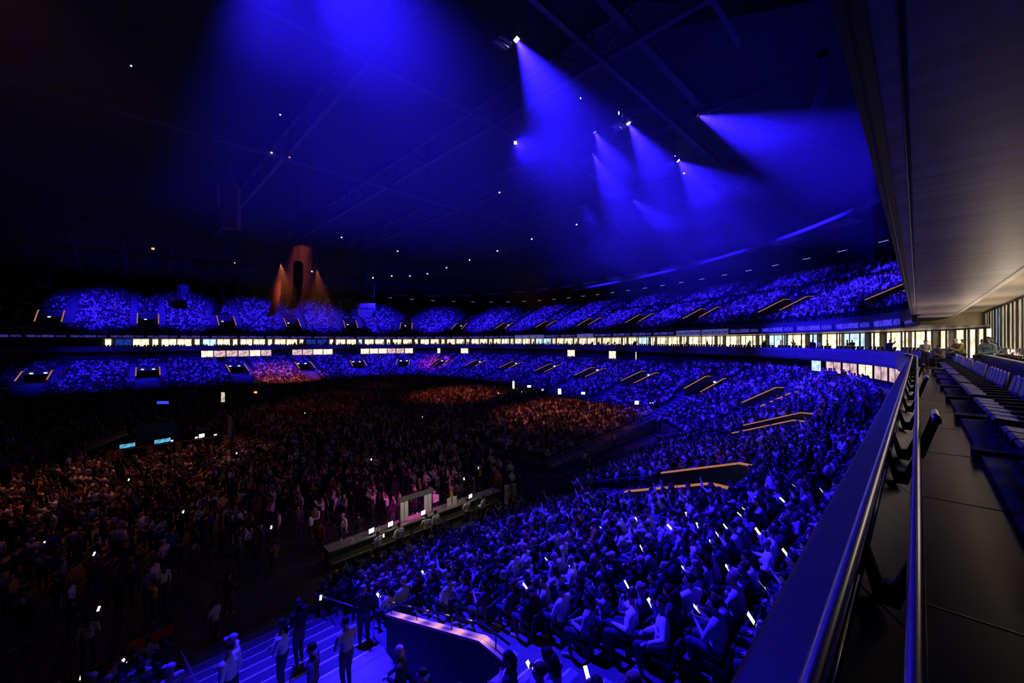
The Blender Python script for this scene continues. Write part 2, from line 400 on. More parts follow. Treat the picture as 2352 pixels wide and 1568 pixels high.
# coping and parapet body
mb = MB()
prof = [(0.245, 9.99), (0.40, 9.93), (0.44, 9.86), (0.34, 8.9), (0.28, 8.75), (0.0, 8.75)]
for u in us:
    for (v, z) in prof: mb.v.append((u, v + off(u), z))
n = len(prof)
for i in range(len(us) - 1):
    for k in range(n - 1): mb.f.append((i * n + k, (i + 1) * n + k, (i + 1) * n + k + 1, i * n + k + 1)); mb.m.append(0)
rb(mb, 'coping', 'coping_metal')
BRK = [-1.0, 0.75, 2.47, 4.66, 5.62] + [5.62 + 1.9 * i for i in range(1, 19)]
for k in range(len(BRK) - 1):
    u = BRK[k]; BS = BRK[k + 1] - u; o_ = off(u)
    p = [(0.205, 10.085), (0.175, 10.085), (0.118, 9.90), (0.078, 9.90), (0.022, 10.045), (-0.008, 10.045), (0.055, 9.80), (0.14, 9.80)]
    rb(MB().prism(p, (0, 1, 0), (0, 0, 1), (1, 0, 0), 0.055, (u, o_, 0)), 'bracket', 'steel_black')
    o2 = off(u + BS)
    # panel between the brackets: sloping plate with an upturned lip
    mb = MB()
    pr = [(0.235, 9.985), (0.20, 9.90), (0.19, 9.84), (0.015, 9.70), (0.0, 9.30), (-0.012, 9.30), (0.0, 9.72)]
    for (uu, oo) in ((u + 0.035, o_), (u + BS + 0.015, o2)):
        for (v, z) in pr: mb.v.append((uu, v + oo, z))
    m_ = len(pr)
    for i in range(m_ - 1): mb.f.append((i, m_ + i, m_ + i + 1, i + 1)); mb.m.append(0)
    rb(mb, 'panel', 'rail_panel')
    rb(MB().tube([(u + 0.06, 0.192 + o_, 9.905), (u + BS - 0.02, 0.192 + o2, 9.905)], 0.007, 6), 'edge_bead', 'steel_polished', True)
rb(MB().box(U0, 41, -0.002, 0.24, 9.28, 9.66), 'wall_core', 'steel_black')
# short grab rails on arms that lean into the walkway
for i, (u, lab) in enumerate(((5.75, 'short grab rail on two arms nearest along the walkway'), (12.0, 'short grab rail on two arms midway along the walkway'), (18.5, 'small grab rail on two arms far down the walkway'))):
    g = empty('grab_rail', (u, 0, 9.3)); tag(g, lab, 'grab rail', 'grab rails on the balcony walkway')
    build(MB().tube([(0.0, -0.135, 0.90), (0.75, -0.135, 0.90)], 0.034, 12), 'tube', 'steel_polished', g, None, None, True)
    for x in (0.10, 0.66): build(MB().bar((x, -0.02, 0.50), (x, -0.13, 0.88), 0.03, 0.05), 'arm', 'steel_black', g)

# soffit above the near balcony
def usweep(name, prof, m_, u0, u1, parent=None):
    uu = np.arange(u0, u1 + 0.01, 1.0); mb = MB(); n = len(prof)
    for u in uu:
        for (v, z) in prof: mb.v.append((u, v + off(u), z))
    for i in range(len(uu) - 1):
        for k in range(n - 1): mb.f.append((i * n + k, (i + 1) * n + k, (i + 1) * n + k + 1, i * n + k + 1)); mb.m.append(0)
    return build(mb, name, m_, parent)
sof = tag(usweep('ceiling_balcony', [(0.15, 12.40), (0.052, 12.40), (0.052, 12.425), (0.030, 12.425), (0.030, 12.40), (-1.55, 12.40), (-1.55, 12.75)], 'soffit_concrete', -2, 42), 'grey-brown concrete soffit over the near balcony', kind='structure')
tag(usweep('trim_2', [(0.15, 12.40), (0.15, 12.39), (0.245, 12.38), (0.25, 12.62), (0.25, 13.1)], 'soffit_edge', -2, 40), 'black steel edge beam of the soffit', kind='structure')
tag(usweep('trim_3', [(0.195, 12.384), (0.199, 12.376), (0.203, 12.384)], 'floor_joint', -2, 40), 'thin brass bead on the black edge beam', kind='structure')
tag(usweep('trim_4', [(0.053, 12.40), (0.058, 12.394), (0.064, 12.40)], 'floor_joint', -2, 42), 'pale bead along the soffit groove', kind='structure')
tag(usweep('trim_5', [(-1.40, 12.396), (-1.44, 12.396)], 'soffit_edge', -2, 42), 'dark joint near the inner edge of the soffit', kind='structure')
tag(usweep('ceiling_lounge', [(-1.55, 13.25), (-2.2, 13.25), (-2.2, 13.0), (-4.8, 13.0)], 'cream_paint', -2, 44), 'cream lit ceiling over the back rows', kind='structure')
tag(usweep('wall_soffit_downstand', [(-1.60, 12.5), (-1.60, 13.3)], 'cream_paint', -2, 42), 'cream face of the soffit slab', kind='structure')
mb = MB().add([(41.6, 0.9, 11.9), (41.6, 0.9, 13.4), (44.5, -5.2, 13.4), (44.5, -5.2, 11.9)], [(0, 1, 2, 3)])
tag(build(mb, 'wall_lounge_end', 'cream_paint'), 'cream end wall where the lounge meets the ring of boxes', kind='structure')
# small speaker hung at the soffit's far corner
bx = empty('loudspeaker', (31.0, 0.10, 12.2)); tag(bx, 'small black loudspeaker hung under the soffit edge', 'loudspeaker')
build(MB().box(-0.14, 0.14, -0.11, 0.11, -0.2, 0.16), 'cabinet', 'speaker_black', bx); build(MB().box(-0.03, 0.03, -0.22, 0.2, 0.15, 0.2), 'bracket', 'steel_black', bx)

# ------------------------------------------------------------------ box windows around the ring and along the near lounge
wn = 0
def window(s_or_line, kind, w, lit, z0=9.75, z1=11.82, pane_y=-0.5):
    """window set in the wall 3.6 m behind the balcony front; frame > posts and rails, panes as pieces"""
    global wn; wn += 1
    x, y, rz = s_or_line
    o = empty('window_%d' % wn, (x, y, 0), rz); tag(o, None, None, None, 'structure')
    fr = MB(); zz = z0 if kind == 'window' else 9.32
    for a in (-w / 2, w / 2 - 0.07): fr.box(a, a + 0.07, -0.06, 0.06, zz, z1)
    fr.box(-w / 2, w / 2, -0.06, 0.06, z1 - 0.06, z1 + 0.05)
    if kind == 'window': fr.box(-w / 2, w / 2, -0.06, 0.06, z0 - 0.06, z0 + 0.04)
    wf_ = build(fr, 'window_frame', 'window_frame', o)
    n = 2 if (kind == 'window' and w > 2.2) else 1
    for k in range(n):
        a = -w / 2 + 0.07 + k * (w - 0.14) / n; b = a + (w - 0.14) / n - (0.05 if k < n - 1 else 0)
        build(MB().box(a, b, pane_y, pane_y + 0.02, zz, z1 - 0.06), 'pane', lit, o)
        if k < n - 1: build(MB().box(b, b + 0.05, -0.05, 0.05, zz, z1 - 0.06), 'mullion', 'window_frame', wf_)
    return o
def ring_place(s, t): p = pos(s, t); return (p.x, p.y, ang(s))
s = RB + 1.5; k = 0
while s < SMAX - 6:
    px, py, d = proj(*pos(s, 3.6, 10.7))
    kind, w = ('window', 3.0) if k % 3 != 2 else ('door', 1.2)
    if d > 3 and -150 < px < 2400:
        lit = 'window_glow'
        r = random.random()
        if px > 235 or k % 9 == 4:
            if px < 235: lit = 'window_glow_blue'
            elif r < 0.07: lit = 'window_glow_cool'
            if 280 < px < 330 or 725 < px < 785: lit = 'window_glow_blue' if kind == 'window' else 'window_glow'
            window(ring_place(s + w / 2, 3.6), kind, w, lit)
    s += w + (0.12 if k % 3 == 0 else 0.55); k += 1
# near lounge front behind the back rows
for k in range(12):
    u = 13.5 + 2.6 * k
    window((u, -3.35, 0), 'window', 2.5, 'lounge_glow' if k % 4 != 1 else 'lounge_glow_cool', 10.5, 12.95, -0.03)
tag(build(MB().box(-2, 42.5, -3.48, -3.36, 9.3, 10.5), 'wall_lounge_front', 'wall_dark'), 'dark low wall under the lounge glazing', kind='structure')
# windows of the concourse behind the lower stand
LOWWIN = [(462, 625, 'window_glow_pink'), (670, 764, 'window_glow_pink'), (828, 950, 'window_glow'), (1003, 1012, 'window_glow'), (1058, 1076, 'window_glow'),
          (1303, 1321, 'window_glow'), (1398, 1416, 'window_glow'), (1461, 1463, 'window_glow'), (1862, 1890, 'window_glow_cool'), (1897, 2070, 'window_glow_pink')]
def s_of_px(px, t):
    best = min(np.arange(RB - 8, SMAX - 2, 0.25), key=lambda q: abs(proj(*pos(q, t, 7))[0] - px) + (0 if proj(*pos(q, t, 7))[2] > 3 else 1e6))
    return float(best)
for (a, b, lit) in LOWWIN:
    sa, sb = sorted((s_of_px(a, 0.7), s_of_px(b, 0.7))); L = max(0.5, sb - sa); nn = max(1, int(L / 2.4))
    for i in range(nn):
        sm = sa + L * (i + 0.5) / nn; p = pos(sm, 0.7)
        lt = lit if random.random() < 0.7 else ('window_glow' if lit != 'window_glow' else 'window_glow_pink')
        window((p.x, p.y, ang(sm)), 'window', L / nn - 0.08, lt, 7.55 if a > 1800 else 7.05, 8.8, 0.0)

# ------------------------------------------------------------------ ribbon of signs on the fascia
def text_mesh(txt, size, bold=0.0, sx=1.0, shear=0.0, mt='sign_letters', depth=0.01):
    c = bpy.data.curves.new('lettering', 'FONT'); c.body = txt; c.size = size; c.offset = bold; c.shear = shear; c.align_x = 'CENTER'; c.align_y = 'CENTER'
    c.resolution_u = 2; c.extrude = depth
    o = bpy.data.objects.new('lettering', c); COL.objects.link(o)
    dg = bpy.context.evaluated_depsgraph_get(); me = bpy.data.meshes.new_from_object(o.evaluated_get(dg))
    bpy.data.objects.remove(o); bpy.data.curves.remove(c)
    for v in me.vertices: v.co.x *= sx
    me.materials.clear(); me.materials.append(M[mt]); return me
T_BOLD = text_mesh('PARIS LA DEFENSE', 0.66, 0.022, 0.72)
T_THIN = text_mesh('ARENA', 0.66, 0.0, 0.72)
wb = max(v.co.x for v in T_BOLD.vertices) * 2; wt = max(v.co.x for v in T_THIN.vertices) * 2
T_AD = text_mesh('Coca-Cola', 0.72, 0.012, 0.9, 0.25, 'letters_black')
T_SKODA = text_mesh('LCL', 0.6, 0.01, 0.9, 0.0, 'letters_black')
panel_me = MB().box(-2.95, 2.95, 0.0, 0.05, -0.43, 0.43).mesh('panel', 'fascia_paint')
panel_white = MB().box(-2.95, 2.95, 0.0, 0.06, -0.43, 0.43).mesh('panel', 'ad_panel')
s = RB + 1.6; k = 0; nsig = 0
while s < SMAX - 4:
    px, py, d = proj(*pos(s, 0.4, 12.4)); p = pos(s, 0.34, 12.42)
    if d > 5 and -120 < px < 2180:
        ad = 1540 < px < 1672 or 1180 < px < 1236 or 1338 < px < 1382
        nsig += 1
        o = empty('fascia_sign', p, ang(s) )
        side = 'far side' if px < 850 else 'curved end'
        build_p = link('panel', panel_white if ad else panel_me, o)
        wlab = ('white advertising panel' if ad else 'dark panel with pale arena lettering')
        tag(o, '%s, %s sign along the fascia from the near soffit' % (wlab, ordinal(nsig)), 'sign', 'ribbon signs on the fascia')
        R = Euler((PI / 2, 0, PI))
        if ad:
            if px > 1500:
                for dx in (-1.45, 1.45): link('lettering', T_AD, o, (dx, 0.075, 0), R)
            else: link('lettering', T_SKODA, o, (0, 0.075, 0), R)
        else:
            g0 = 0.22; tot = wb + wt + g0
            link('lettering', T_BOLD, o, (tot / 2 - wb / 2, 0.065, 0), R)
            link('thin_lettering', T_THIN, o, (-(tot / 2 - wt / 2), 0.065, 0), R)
    s += 6.3; k += 1

# ------------------------------------------------------------------ entrances cut into the stands, stairs
def frame_at(s): p = P_(s); return Matrix.Translation((p[0], p[1], 0)) @ Matrix.Rotation(ang(s), 4, 'Z')   # local x along the stand, y into the arena
def stairs(name, s, x0, x1, rows, row_fn, outward, label, nosing):
    """a flight laid on the rows; local frame at s"""
    o = empty(name); o.matrix_world = frame_at(s); tag(o, None, None, None, 'structure')
    mb = MB(); nz = []
    for j in rows:
        t, z, dw = row_fn(s, j)
        ya, yb = (-t, -t + dw) if not outward else (-t, -t - dw)
        zn = row_fn(s, j + 1)[1] if not outward else row_fn(s, j - 1)[1]
        y0, y1 = min(ya, yb), max(ya, yb); zh = max(z, zn if outward else z); zm = z - abs(z - zn) / 2
        ym = (y0 + y1) / 2
        mb.box(x0, x1, y0, ym, z - 0.3, z + 0.03); mb.box(x0, x1, ym, y1, z - 0.4, zm + 0.03)
        nz += [(ym - 0.07, z + 0.032), (y1 - 0.07, zm + 0.032)]
    build(mb, 'flight', 'stair_concrete', o)
    if nosing:
        for (y, z) in nz: build(MB().box(x0 + 0.06, x1 - 0.06, y, y + 0.06, z, z + 0.006), 'nosing', 'nosing_white', o)
    return o
def entrance(s, low, lab, cat='stand entrance', near=False):
    o = empty('stand_entrance'); o.matrix_world = frame_at(s); tag(o, lab, cat, 'stand entrances with lit wall edges')
    if low:
        y0 = 1 + VJ0 * (low_w(s) - 1) / NLOW; y1 = 1 + (VJ1 + 1) * (low_w(s) - 1) / NLOW
        zt0 = low_row(s, VJ0)[1] + 0.75; zt1 = low_row(s, VJ1)[1] + 0.72; zf = low_row(s, VJ1 + 1)[1]
    else:
        y0 = -(UP_FRONT + (UJ1 + 1) * UP_DEEP / NUP); y1 = -(UP_FRONT + UJ0 * UP_DEEP / NUP)
        zt0 = up_row(s, UJ1)[1] + 0.8; zt1 = up_row(s, UJ0)[1] + 0.75; zf = up_row(s, UJ0)[1]
    cap = 'wood_coping' if near else 'coping_glow'
    for sg in (-1, 1):
        xa, xb = (sg * HV, sg * (HV + 0.14)); xa, xb = min(xa, xb), max(xa, xb)
        w_ = MB().prism([(y0, zf - 0.6), (y1, zf - 0.6), (y1, zt1), (y0 + (y1 - y0) * 0.18, zt0), (y0, zt0)], (0, 1, 0), (0, 0, 1), (1, 0, 0), xb - xa, (xa, 0, 0))
        sw_ = build(w_, 'side_wall', 'wall_dark', o)
        c = MB(); e = 0.06 if not near else 0.05
        c.bar(((xa + xb) / 2, y0, zt0 + 0.03), ((xa + xb) / 2, y0 + (y1 - y0) * 0.18, zt0 + 0.03), 0.16 + e, 0.06)
        c.bar(((xa + xb) / 2, y0 + (y1 - y0) * 0.18, zt0 + 0.03), ((xa + xb) / 2, y1, zt1 + 0.03), 0.16 + e, 0.06)
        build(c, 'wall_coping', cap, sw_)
    build(MB().box(-HV, HV, y0 - 0.12, y0, zf + 2.05, zt0), 'lintel_wall', 'wall_dark', o)
    build(MB().box(-HV, HV, y0 - 3.0, y1 + 0.02, zf - 0.3, zf + 0.02), 'landing', 'stair_concrete' if near else 'wall_dark', o)
    build(MB().box(-HV, HV, y0 - 3.1, y0 - 3.0, zf, zf + 2.1), 'tunnel_wall', 'wall_dark', o)
    build(MB().box(-HV, HV, y0 - 0.14, y0 + 0.02, zt0, zt0 + 0.06), 'back_coping', 'wood_coping' if near else 'parapet_paint', o)
    if not near:
        for x in (-0.95, 0.95) if low else (0.5,):
            build(MB().box(x - 0.22, x + 0.22, y0 + 0.02, y0 + 0.12, zf + 1.95, zf + 2.10), 'tunnel_lamp', 'lamp_green_white', o)
    if near:                                     # steel handrail above the coping
        for sg in (-1, 1):
            x = sg * (HV + 0.07); r = MB()
            pts = [(x, y0 + 0.1, zt0 + 0.35), (x, y0 + (y1 - y0) * 0.18, zt0 + 0.35), (x, y1, zt1 + 0.35)]
            r.tube(pts, 0.022, 8)
            hr_ = build(r, 'handrail', 'steel_black', o, None, None, True)
            for f in (0.1, 0.4, 0.7, 0.97):
                y = y0 + (y1 - y0) * f; z = zt0 if f < 0.18 else zt0 + (zt1 - zt0) * (f - 0.18) / 0.82
                build(MB().tube([(x, y, z + 0.05), (x, y, z + 0.35)], 0.014, 6), 'rail_post', 'steel_black', hr_)
    return o
for k, sv in enumerate(VOM):
    px, py, d = proj(*pos(sv, -8, 3.5))
    near = k == 0
    if d > 2 and -200 < px < 2400:
        place = 'wide entrance with wooden wall edges nearest below the railing' if near else 'lower stand entrance with lamplight painted on its wall edges, %s along from the near one' % ordinal(k)
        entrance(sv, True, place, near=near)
        nos = d < 45
        for sg in (-1, 1):
            xs = sorted((sg * (HV + 0.16), sg * (HV + AISLE)))
            stairs('stairs', sv, xs[0], xs[1], range(0, VJ1 + 2), low_row, False, None, nos and k < 3)
        stairs('stairs', sv, -HV, HV, range(VJ1 + 1, NLOW), low_row, False, None, k < 2)
        # centre handrail of the lower flight
        if k < 5:
            h = empty('stair_handrail'); h.matrix_world = frame_at(sv)
            tag(h, 'dark handrail on the lower flight of the %s stand entrance' % ordinal(k + 1), 'handrail', 'handrails of the lower stair flights')
            for sg in (-1, 1):
                x = sg * (HV + 0.02); a = low_row(sv, VJ1 + 2); b = low_row(sv, NLOW - 2)
                pts = [(x, -a[0], a[1]), (x, -a[0], a[1] + 0.95), (x, -b[0], b[1] + 0.95), (x, -b[0] + 0.1, b[1])]
                build(MB().tube(pts, 0.024, 8), 'rail', 'coping_metal', h, None, None, True)
    if sv > S_UP0 + 3:
        px, py, d = proj(*pos(sv, 6, 16))
        if -200 < px < 2300 and d > 2:
            entrance(sv, False, 'upper stand entrance with lamplight painted on its wall edges above the %s lower entrance' % ordinal(k + 1))
            for sg in (-1, 1):
                xs = sorted((sg * (HV + 0.16), sg * (HV + AISLE + 0.35)))
                stairs('stairs', sv, xs[0], xs[1], range(UJ0, NUP), up_row, True, None, False)

# ------------------------------------------------------------------ people
def capsule(mb, a, ra, b, rb_, n=10):
    a = Vector(a); b = Vector(b); d = b - a; L = d.length
    t = d.normalized() if L > 1e-6 else Vector((0, 0, 1))
    pts = []; rs = []
    for k in range(4):
        th = PI / 2 * (1 - k / 3.0); pts.append(a - t * ra * math.sin(th)); rs.append(max(0.002, ra * math.cos(th)))
    for k in range(4):
        th = PI / 2 * (k / 3.0); pts.append(b + t * rb_ * math.sin(th)); rs.append(max(0.002, rb_ * math.cos(th)))
    mb.tube(pts, rs, n)
class Body:
    def __init__(s): s.mb = MB(); s.prim = []
    def cap(s, a, ra, b, rb_, tag_): capsule(s.mb, a, ra, b, rb_); s.prim.append((Vector(a), ra, Vector(b), rb_, tag_))
    def ell(s, c, r, tag_, rot=None):
        s.mb.ball(c, r[0], r[1], r[2], 14, 10, 0, rot); s.prim.append((Vector(c), max(r) * 0.9, Vector(c), max(r) * 0.9, tag_))
SKIN, SHIRT, TROU, SHOE, EYE, HAIR = range(6)
def hand(B, w, d, nrm, side, curl=0.5):
    """wrist point, pointing direction, palm normal; palm, four fingers of different lengths and a thumb from the palm's side"""
    w = Vector(w); d = Vector(d).normalized(); nrm = Vector(nrm); nrm = (nrm - d * nrm.dot(d)).normalized(); sd = d.cross(nrm) * side
    B.cap(w, 0.024, w + d * 0.075, 0.028, SKIN)
    for k, (o, L) in enumerate(((-0.027, 0.062), (-0.009, 0.076), (0.009, 0.071), (0.027, 0.055))):
        a = w + d * 0.085 + sd * o; m_ = a + (d * math.cos(curl * 0.5) + nrm * math.sin(curl * 0.5)) * L * 0.55
        e = m_ + (d * math.cos(curl * 1.5) + nrm * math.sin(curl * 1.5)) * L * 0.5
        B.cap(a, 0.0105, m_, 0.010, SKIN); B.cap(m_, 0.010, e, 0.009, SKIN)
    a = w + d * 0.025 - sd * 0.026; m_ = a + (d * 0.6 - sd * 0.7 + nrm * 0.3).normalized() * 0.04; e = m_ + (d * 0.9 - sd * 0.15 + nrm * 0.35).normalized() * 0.032
    B.cap(a, 0.013, m_, 0.011, SKIN); B.cap(m_, 0.011, e, 0.0095, SKIN)
def head(B, neck, h, yaw, pitch):
    R = Euler((-pitch, 0, yaw), 'XYZ').to_matrix()
    def q(x, y, z): return Vector(h) + R @ Vector((x, y, z))
    B.cap(neck, 0.056, q(0, -0.015, -0.06), 0.052, SKIN)
    B.ell(q(0, -0.012, 0.03), (0.076, 0.096, 0.092), SKIN, R)
    B.cap(q(0, 0.03, -0.015), 0.066, q(0, 0.045, -0.07), 0.042, SKIN)
    B.cap(q(0, 0.088, 0.012), 0.010, q(0, 0.104, -0.022), 0.014, SKIN)
    for sg in (-1, 1): B.cap(q(sg * 0.078, -0.01, 0.012), 0.014, q(sg * 0.078, -0.008, -0.02), 0.012, SKIN)
    return R, q
def arm(B, sh, el, wr, nrm, side, sleeve, curl=0.5, hd=None):
    sh, el, wr = Vector(sh), Vector(el), Vector(wr)
    B.cap(sh, 0.070, el, 0.054, SHIRT)
    if sleeve: B.cap(el, 0.054, wr, 0.042, SHIRT)
    else: B.cap(el, 0.038, wr, 0.026, SKIN)
    hand(B, wr + (wr - el).normalized() * 0.02, hd or (wr - el), nrm, side, curl)
def seated(lean=0.1, yaw=0.0, pitch=0.0, arms='lap', sleeve=True, roll=0.0, knee=0.12):
    B = Body(); hip = Vector((0, 0.0, 0.54))
    def T(x, y, z):                                    # torso frame
        p = Euler((-lean, roll, 0), 'XYZ').to_matrix() @ Vector((x, y, z)); return hip + p
    B.cap(T(-0.075, 0, -0.02), 0.115, T(0.075, 0, -0.02), 0.115, TROU)
    B.cap(T(-0.05, 0, 0.08), 0.130, T(0.05, 0, 0.08), 0.130, SHIRT)
    B.cap(T(-0.05, 0.0, 0.2), 0.132, T(0.05, 0.0, 0.2), 0.132, SHIRT)
    B.cap(T(-0.075, 0.0, 0.34), 0.118, T(0.075, 0.0, 0.34), 0.118, SHIRT)
    B.cap(T(-0.13, -0.01, 0.45), 0.070, T(0.13, -0.01, 0.45), 0.070, SHIRT)
    B.cap(T(0, -0.01, 0.44), 0.085, T(0, 0.0, 0.52), 0.056, SHIRT)
    for sg in (-1, 1):
        B.cap((sg * 0.09, 0.0, 0.53), 0.10, (sg * (knee + 0.01), 0.42, 0.53), 0.066, TROU)
        B.cap((sg * (knee + 0.01), 0.43, 0.52), 0.064, (sg * knee, 0.36 + 0.05 * sg * knee, 0.12), 0.044, TROU)
        B.cap((sg * knee, 0.34, 0.045), 0.042, (sg * (knee + 0.02), 0.50, 0.036), 0.036, SHOE)
    R, q = head(B, T(0, 0.0, 0.50), T(0, 0.03, 0.66), yaw, pitch)
    L = {}
    for sg in (-1, 1):
        sh = T(sg * 0.19, -0.01, 0.435)
        a = arms if isinstance(arms, str) else arms[0 if sg < 0 else 1]
        if a == 'lap': el = T(sg * 0.25, 0.05, 0.17); wr = Vector((sg * 0.08, 0.27, 0.66)); nr = (0, 0, -1)
        elif a == 'knee': el = Vector((sg * 0.19, 0.30, 0.68)); wr = Vector((sg * 0.04, 0.46, 0.78)); nr = (-sg, 0, 0.2)
        elif a == 'phone': el = T(sg * 0.22, 0.16, 0.20); wr = el + Vector((-sg * 0.14, 0.18, 0.12)); nr = (-sg * 0.6, -0.6, 0.4)
        elif a == 'up': el = T(sg * 0.27, 0.16, 0.55); wr = el + Vector((-sg * 0.04, 0.1, 0.23)); nr = (0, 1, 0)
        elif a == 'face': el = T(sg * 0.2, 0.2, 0.25); wr = T(sg * 0.07, 0.2, 0.50); nr = (0, -1, 0.2)
        elif a == 'cross': el = T(sg * 0.24, 0.10, 0.2); wr = T(-sg * 0.07, 0.20, 0.26); nr = (0, -1, 0)
        elif a == 'clap': el = T(sg * 0.23, 0.12, 0.22); wr = T(sg * 0.05, 0.32, 0.33); nr = (-sg, 0, 0)
        elif a == 'wide': el = T(sg * 0.36, -0.02, 0.25); wr = el + Vector((sg * 0.12, 0.2, 0.0)); nr = (0, 0, -1)
        arm(B, sh, el, wr, nr, sg, sleeve, 0.9 if a in ('phone', 'lap', 'face') else 0.35)
        L[sg] = (wr, a)
    return B, R, q, L
def standing(step=0.0, yaw=0.0, pitch=0.0, arms='down', sleeve=True, lean=0.02, bend=0.0):
    B = Body(); hip = Vector((0, 0, 0.93))
    def T(x, y, z): return hip + Euler((-(lean + bend), 0, 0), 'XYZ').to_matrix() @ Vector((x, y, z))
    B.cap((-0.07, 0, 0.92), 0.112, (0.07, 0, 0.92), 0.112, TROU)
    B.cap(T(-0.045, 0, 0.1), 0.112, T(0.045, 0, 0.1), 0.112, SHIRT); B.cap(T(-0.05, 0, 0.22), 0.115, T(0.05, 0, 0.22), 0.115, SHIRT)
    B.cap(T(-0.075, 0, 0.36), 0.116, T(0.075, 0, 0.36), 0.116, SHIRT); B.cap(T(-0.13, -0.01, 0.46), 0.070, T(0.13, -0.01, 0.46), 0.070, SHIRT)
    B.cap(T(0, -0.01, 0.45), 0.085, T(0, 0, 0.53), 0.056, SHIRT)
    for sg in (-1, 1):
        f = step * sg
        B.cap((sg * 0.085, 0, 0.9), 0.10, (sg * 0.095, 0.05 + f * 0.5, 0.48), 0.066, TROU)
        B.cap((sg * 0.095, 0.05 + f * 0.5, 0.48), 0.063, (sg * 0.10, f, 0.10), 0.044, TROU)
        B.cap((sg * 0.10, f - 0.03, 0.045), 0.043, (sg * 0.12, f + 0.14, 0.036), 0.036, SHOE)
    R, q = head(B, T(0, 0, 0.51), T(0, 0.03, 0.67), yaw, pitch)
    for sg in (-1, 1):
        sh = T(sg * 0.195, -0.01, 0.445); a = arms if isinstance(arms, str) else arms[0 if sg < 0 else 1]
        if a == 'down': el = T(sg * 0.25, -0.02, 0.16); wr = T(sg * 0.27, 0.06, -0.08); nr = (-sg, 0, 0)
        elif a == 'front': el = T(sg * 0.24, 0.06, 0.17); wr = T(sg * 0.06, 0.26, 0.14); nr = (-sg, 0, 0.2)
        elif a == 'up': el = T(sg * 0.30, 0.12, 0.58); wr = T(sg * 0.22, 0.16, 0.84); nr = (0, 1, 0)
        elif a == 'photo': el = T(sg * 0.2, 0.24, 0.38); wr = T(sg * 0.06, 0.36, 0.58); nr = (-sg, 0, 0)
        elif a == 'cross': el = T(sg * 0.24, 0.09, 0.2); wr = T(-sg * 0.08, 0.19, 0.26); nr = (0, -1, 0)
        elif a == 'hip': el = T(sg * 0.36, -0.06, 0.22); wr = T(sg * 0.17, 0.05, 0.06); nr = (-sg, 0, 0)
        elif a == 'reach': el = T(sg * 0.24, 0.2, 0.25); wr = T(sg * 0.18, 0.44, 0.22); nr = (0, 0, -1)
        arm(B, sh, el, wr, nr, sg, sleeve, 0.5)
    return B, R, q, None
def finish(B, R, q, name, tris, hair=None, voxel=0.0105):
    """one continuous skin over all the limbs, then eyes and mouth set into the face"""
    me = B.mb.mesh(name, 'skin'); o = bpy.data.objects.new(name, me); COL.objects.link(o)
    r = o.modifiers.new('r', 'REMESH'); r.mode = 'VOXEL'; r.voxel_size = voxel
    sm = o.modifiers.new('s', 'SMOOTH'); sm.iterations = 2; sm.factor = 0.4
    dg = bpy.context.evaluated_depsgraph_get(); m1 = bpy.data.meshes.new_from_object(o.evaluated_get(dg))
    o.modifiers.clear(); o.data = m1
    nt = sum(len(p.vertices) - 2 for p in m1.polygons)
    dm = o.modifiers.new('d', 'DECIMATE'); dm.ratio = min(1.0, tris / nt)
    dg = bpy.context.evaluated_depsgraph_get(); m2 = bpy.data.meshes.new_from_object(o.evaluated_get(dg)); m2.name = name
    bpy.data.objects.remove(o); bpy.data.meshes.remove(m1)
    m2.materials.clear()
    for k in ('skin', 'shirt', 'trousers', 'shoe', 'eye_dark', 'hair'): m2.materials.append(M[k])
    cs = np.array([p.center for p in m2.polygons]); best = np.full(len(cs), 1e9); mi = np.zeros(len(cs), int)
    for (a, ra, b, rb_, tg) in B.prim:
        a_ = np.array(a); ab = np.array(b) - a_; l2 = max(1e-9, ab @ ab); t = np.clip(((cs - a_) @ ab) / l2, 0, 1)
        dist = np.linalg.norm(cs - a_ - t[:, None] * ab, axis=1) - (ra + (rb_ - ra) * t)
        k = dist < best - 1e-4; best[k] = dist[k]; mi[k] = tg
    m2.polygons.foreach_set('material_index', mi.tolist()); m2.polygons.foreach_set('use_smooth', [True] * len(mi))
    ex = MB()
    if voxel < 0.02:
        for sg in (-1, 1): ex.ball(q(sg * 0.032, 0.074, 0.020), 0.012, seg=6, rings=4, mi=EYE)
        ex.ball(q(0, 0.083, -0.056), 0.024, 0.010, 0.007, seg=6, rings=4, mi=EYE, rot=R)
    if hair: hair_geo(ex, hair, R, q, HAIR)
    if ex.v:
        e = ex.mesh('x', ['skin'] * 6, True); bm = bmesh.new(); bm.from_mesh(m2); bm.from_mesh(e); bm.to_mesh(m2); bm.free(); bpy.data.meshes.remove(e)
    return m2
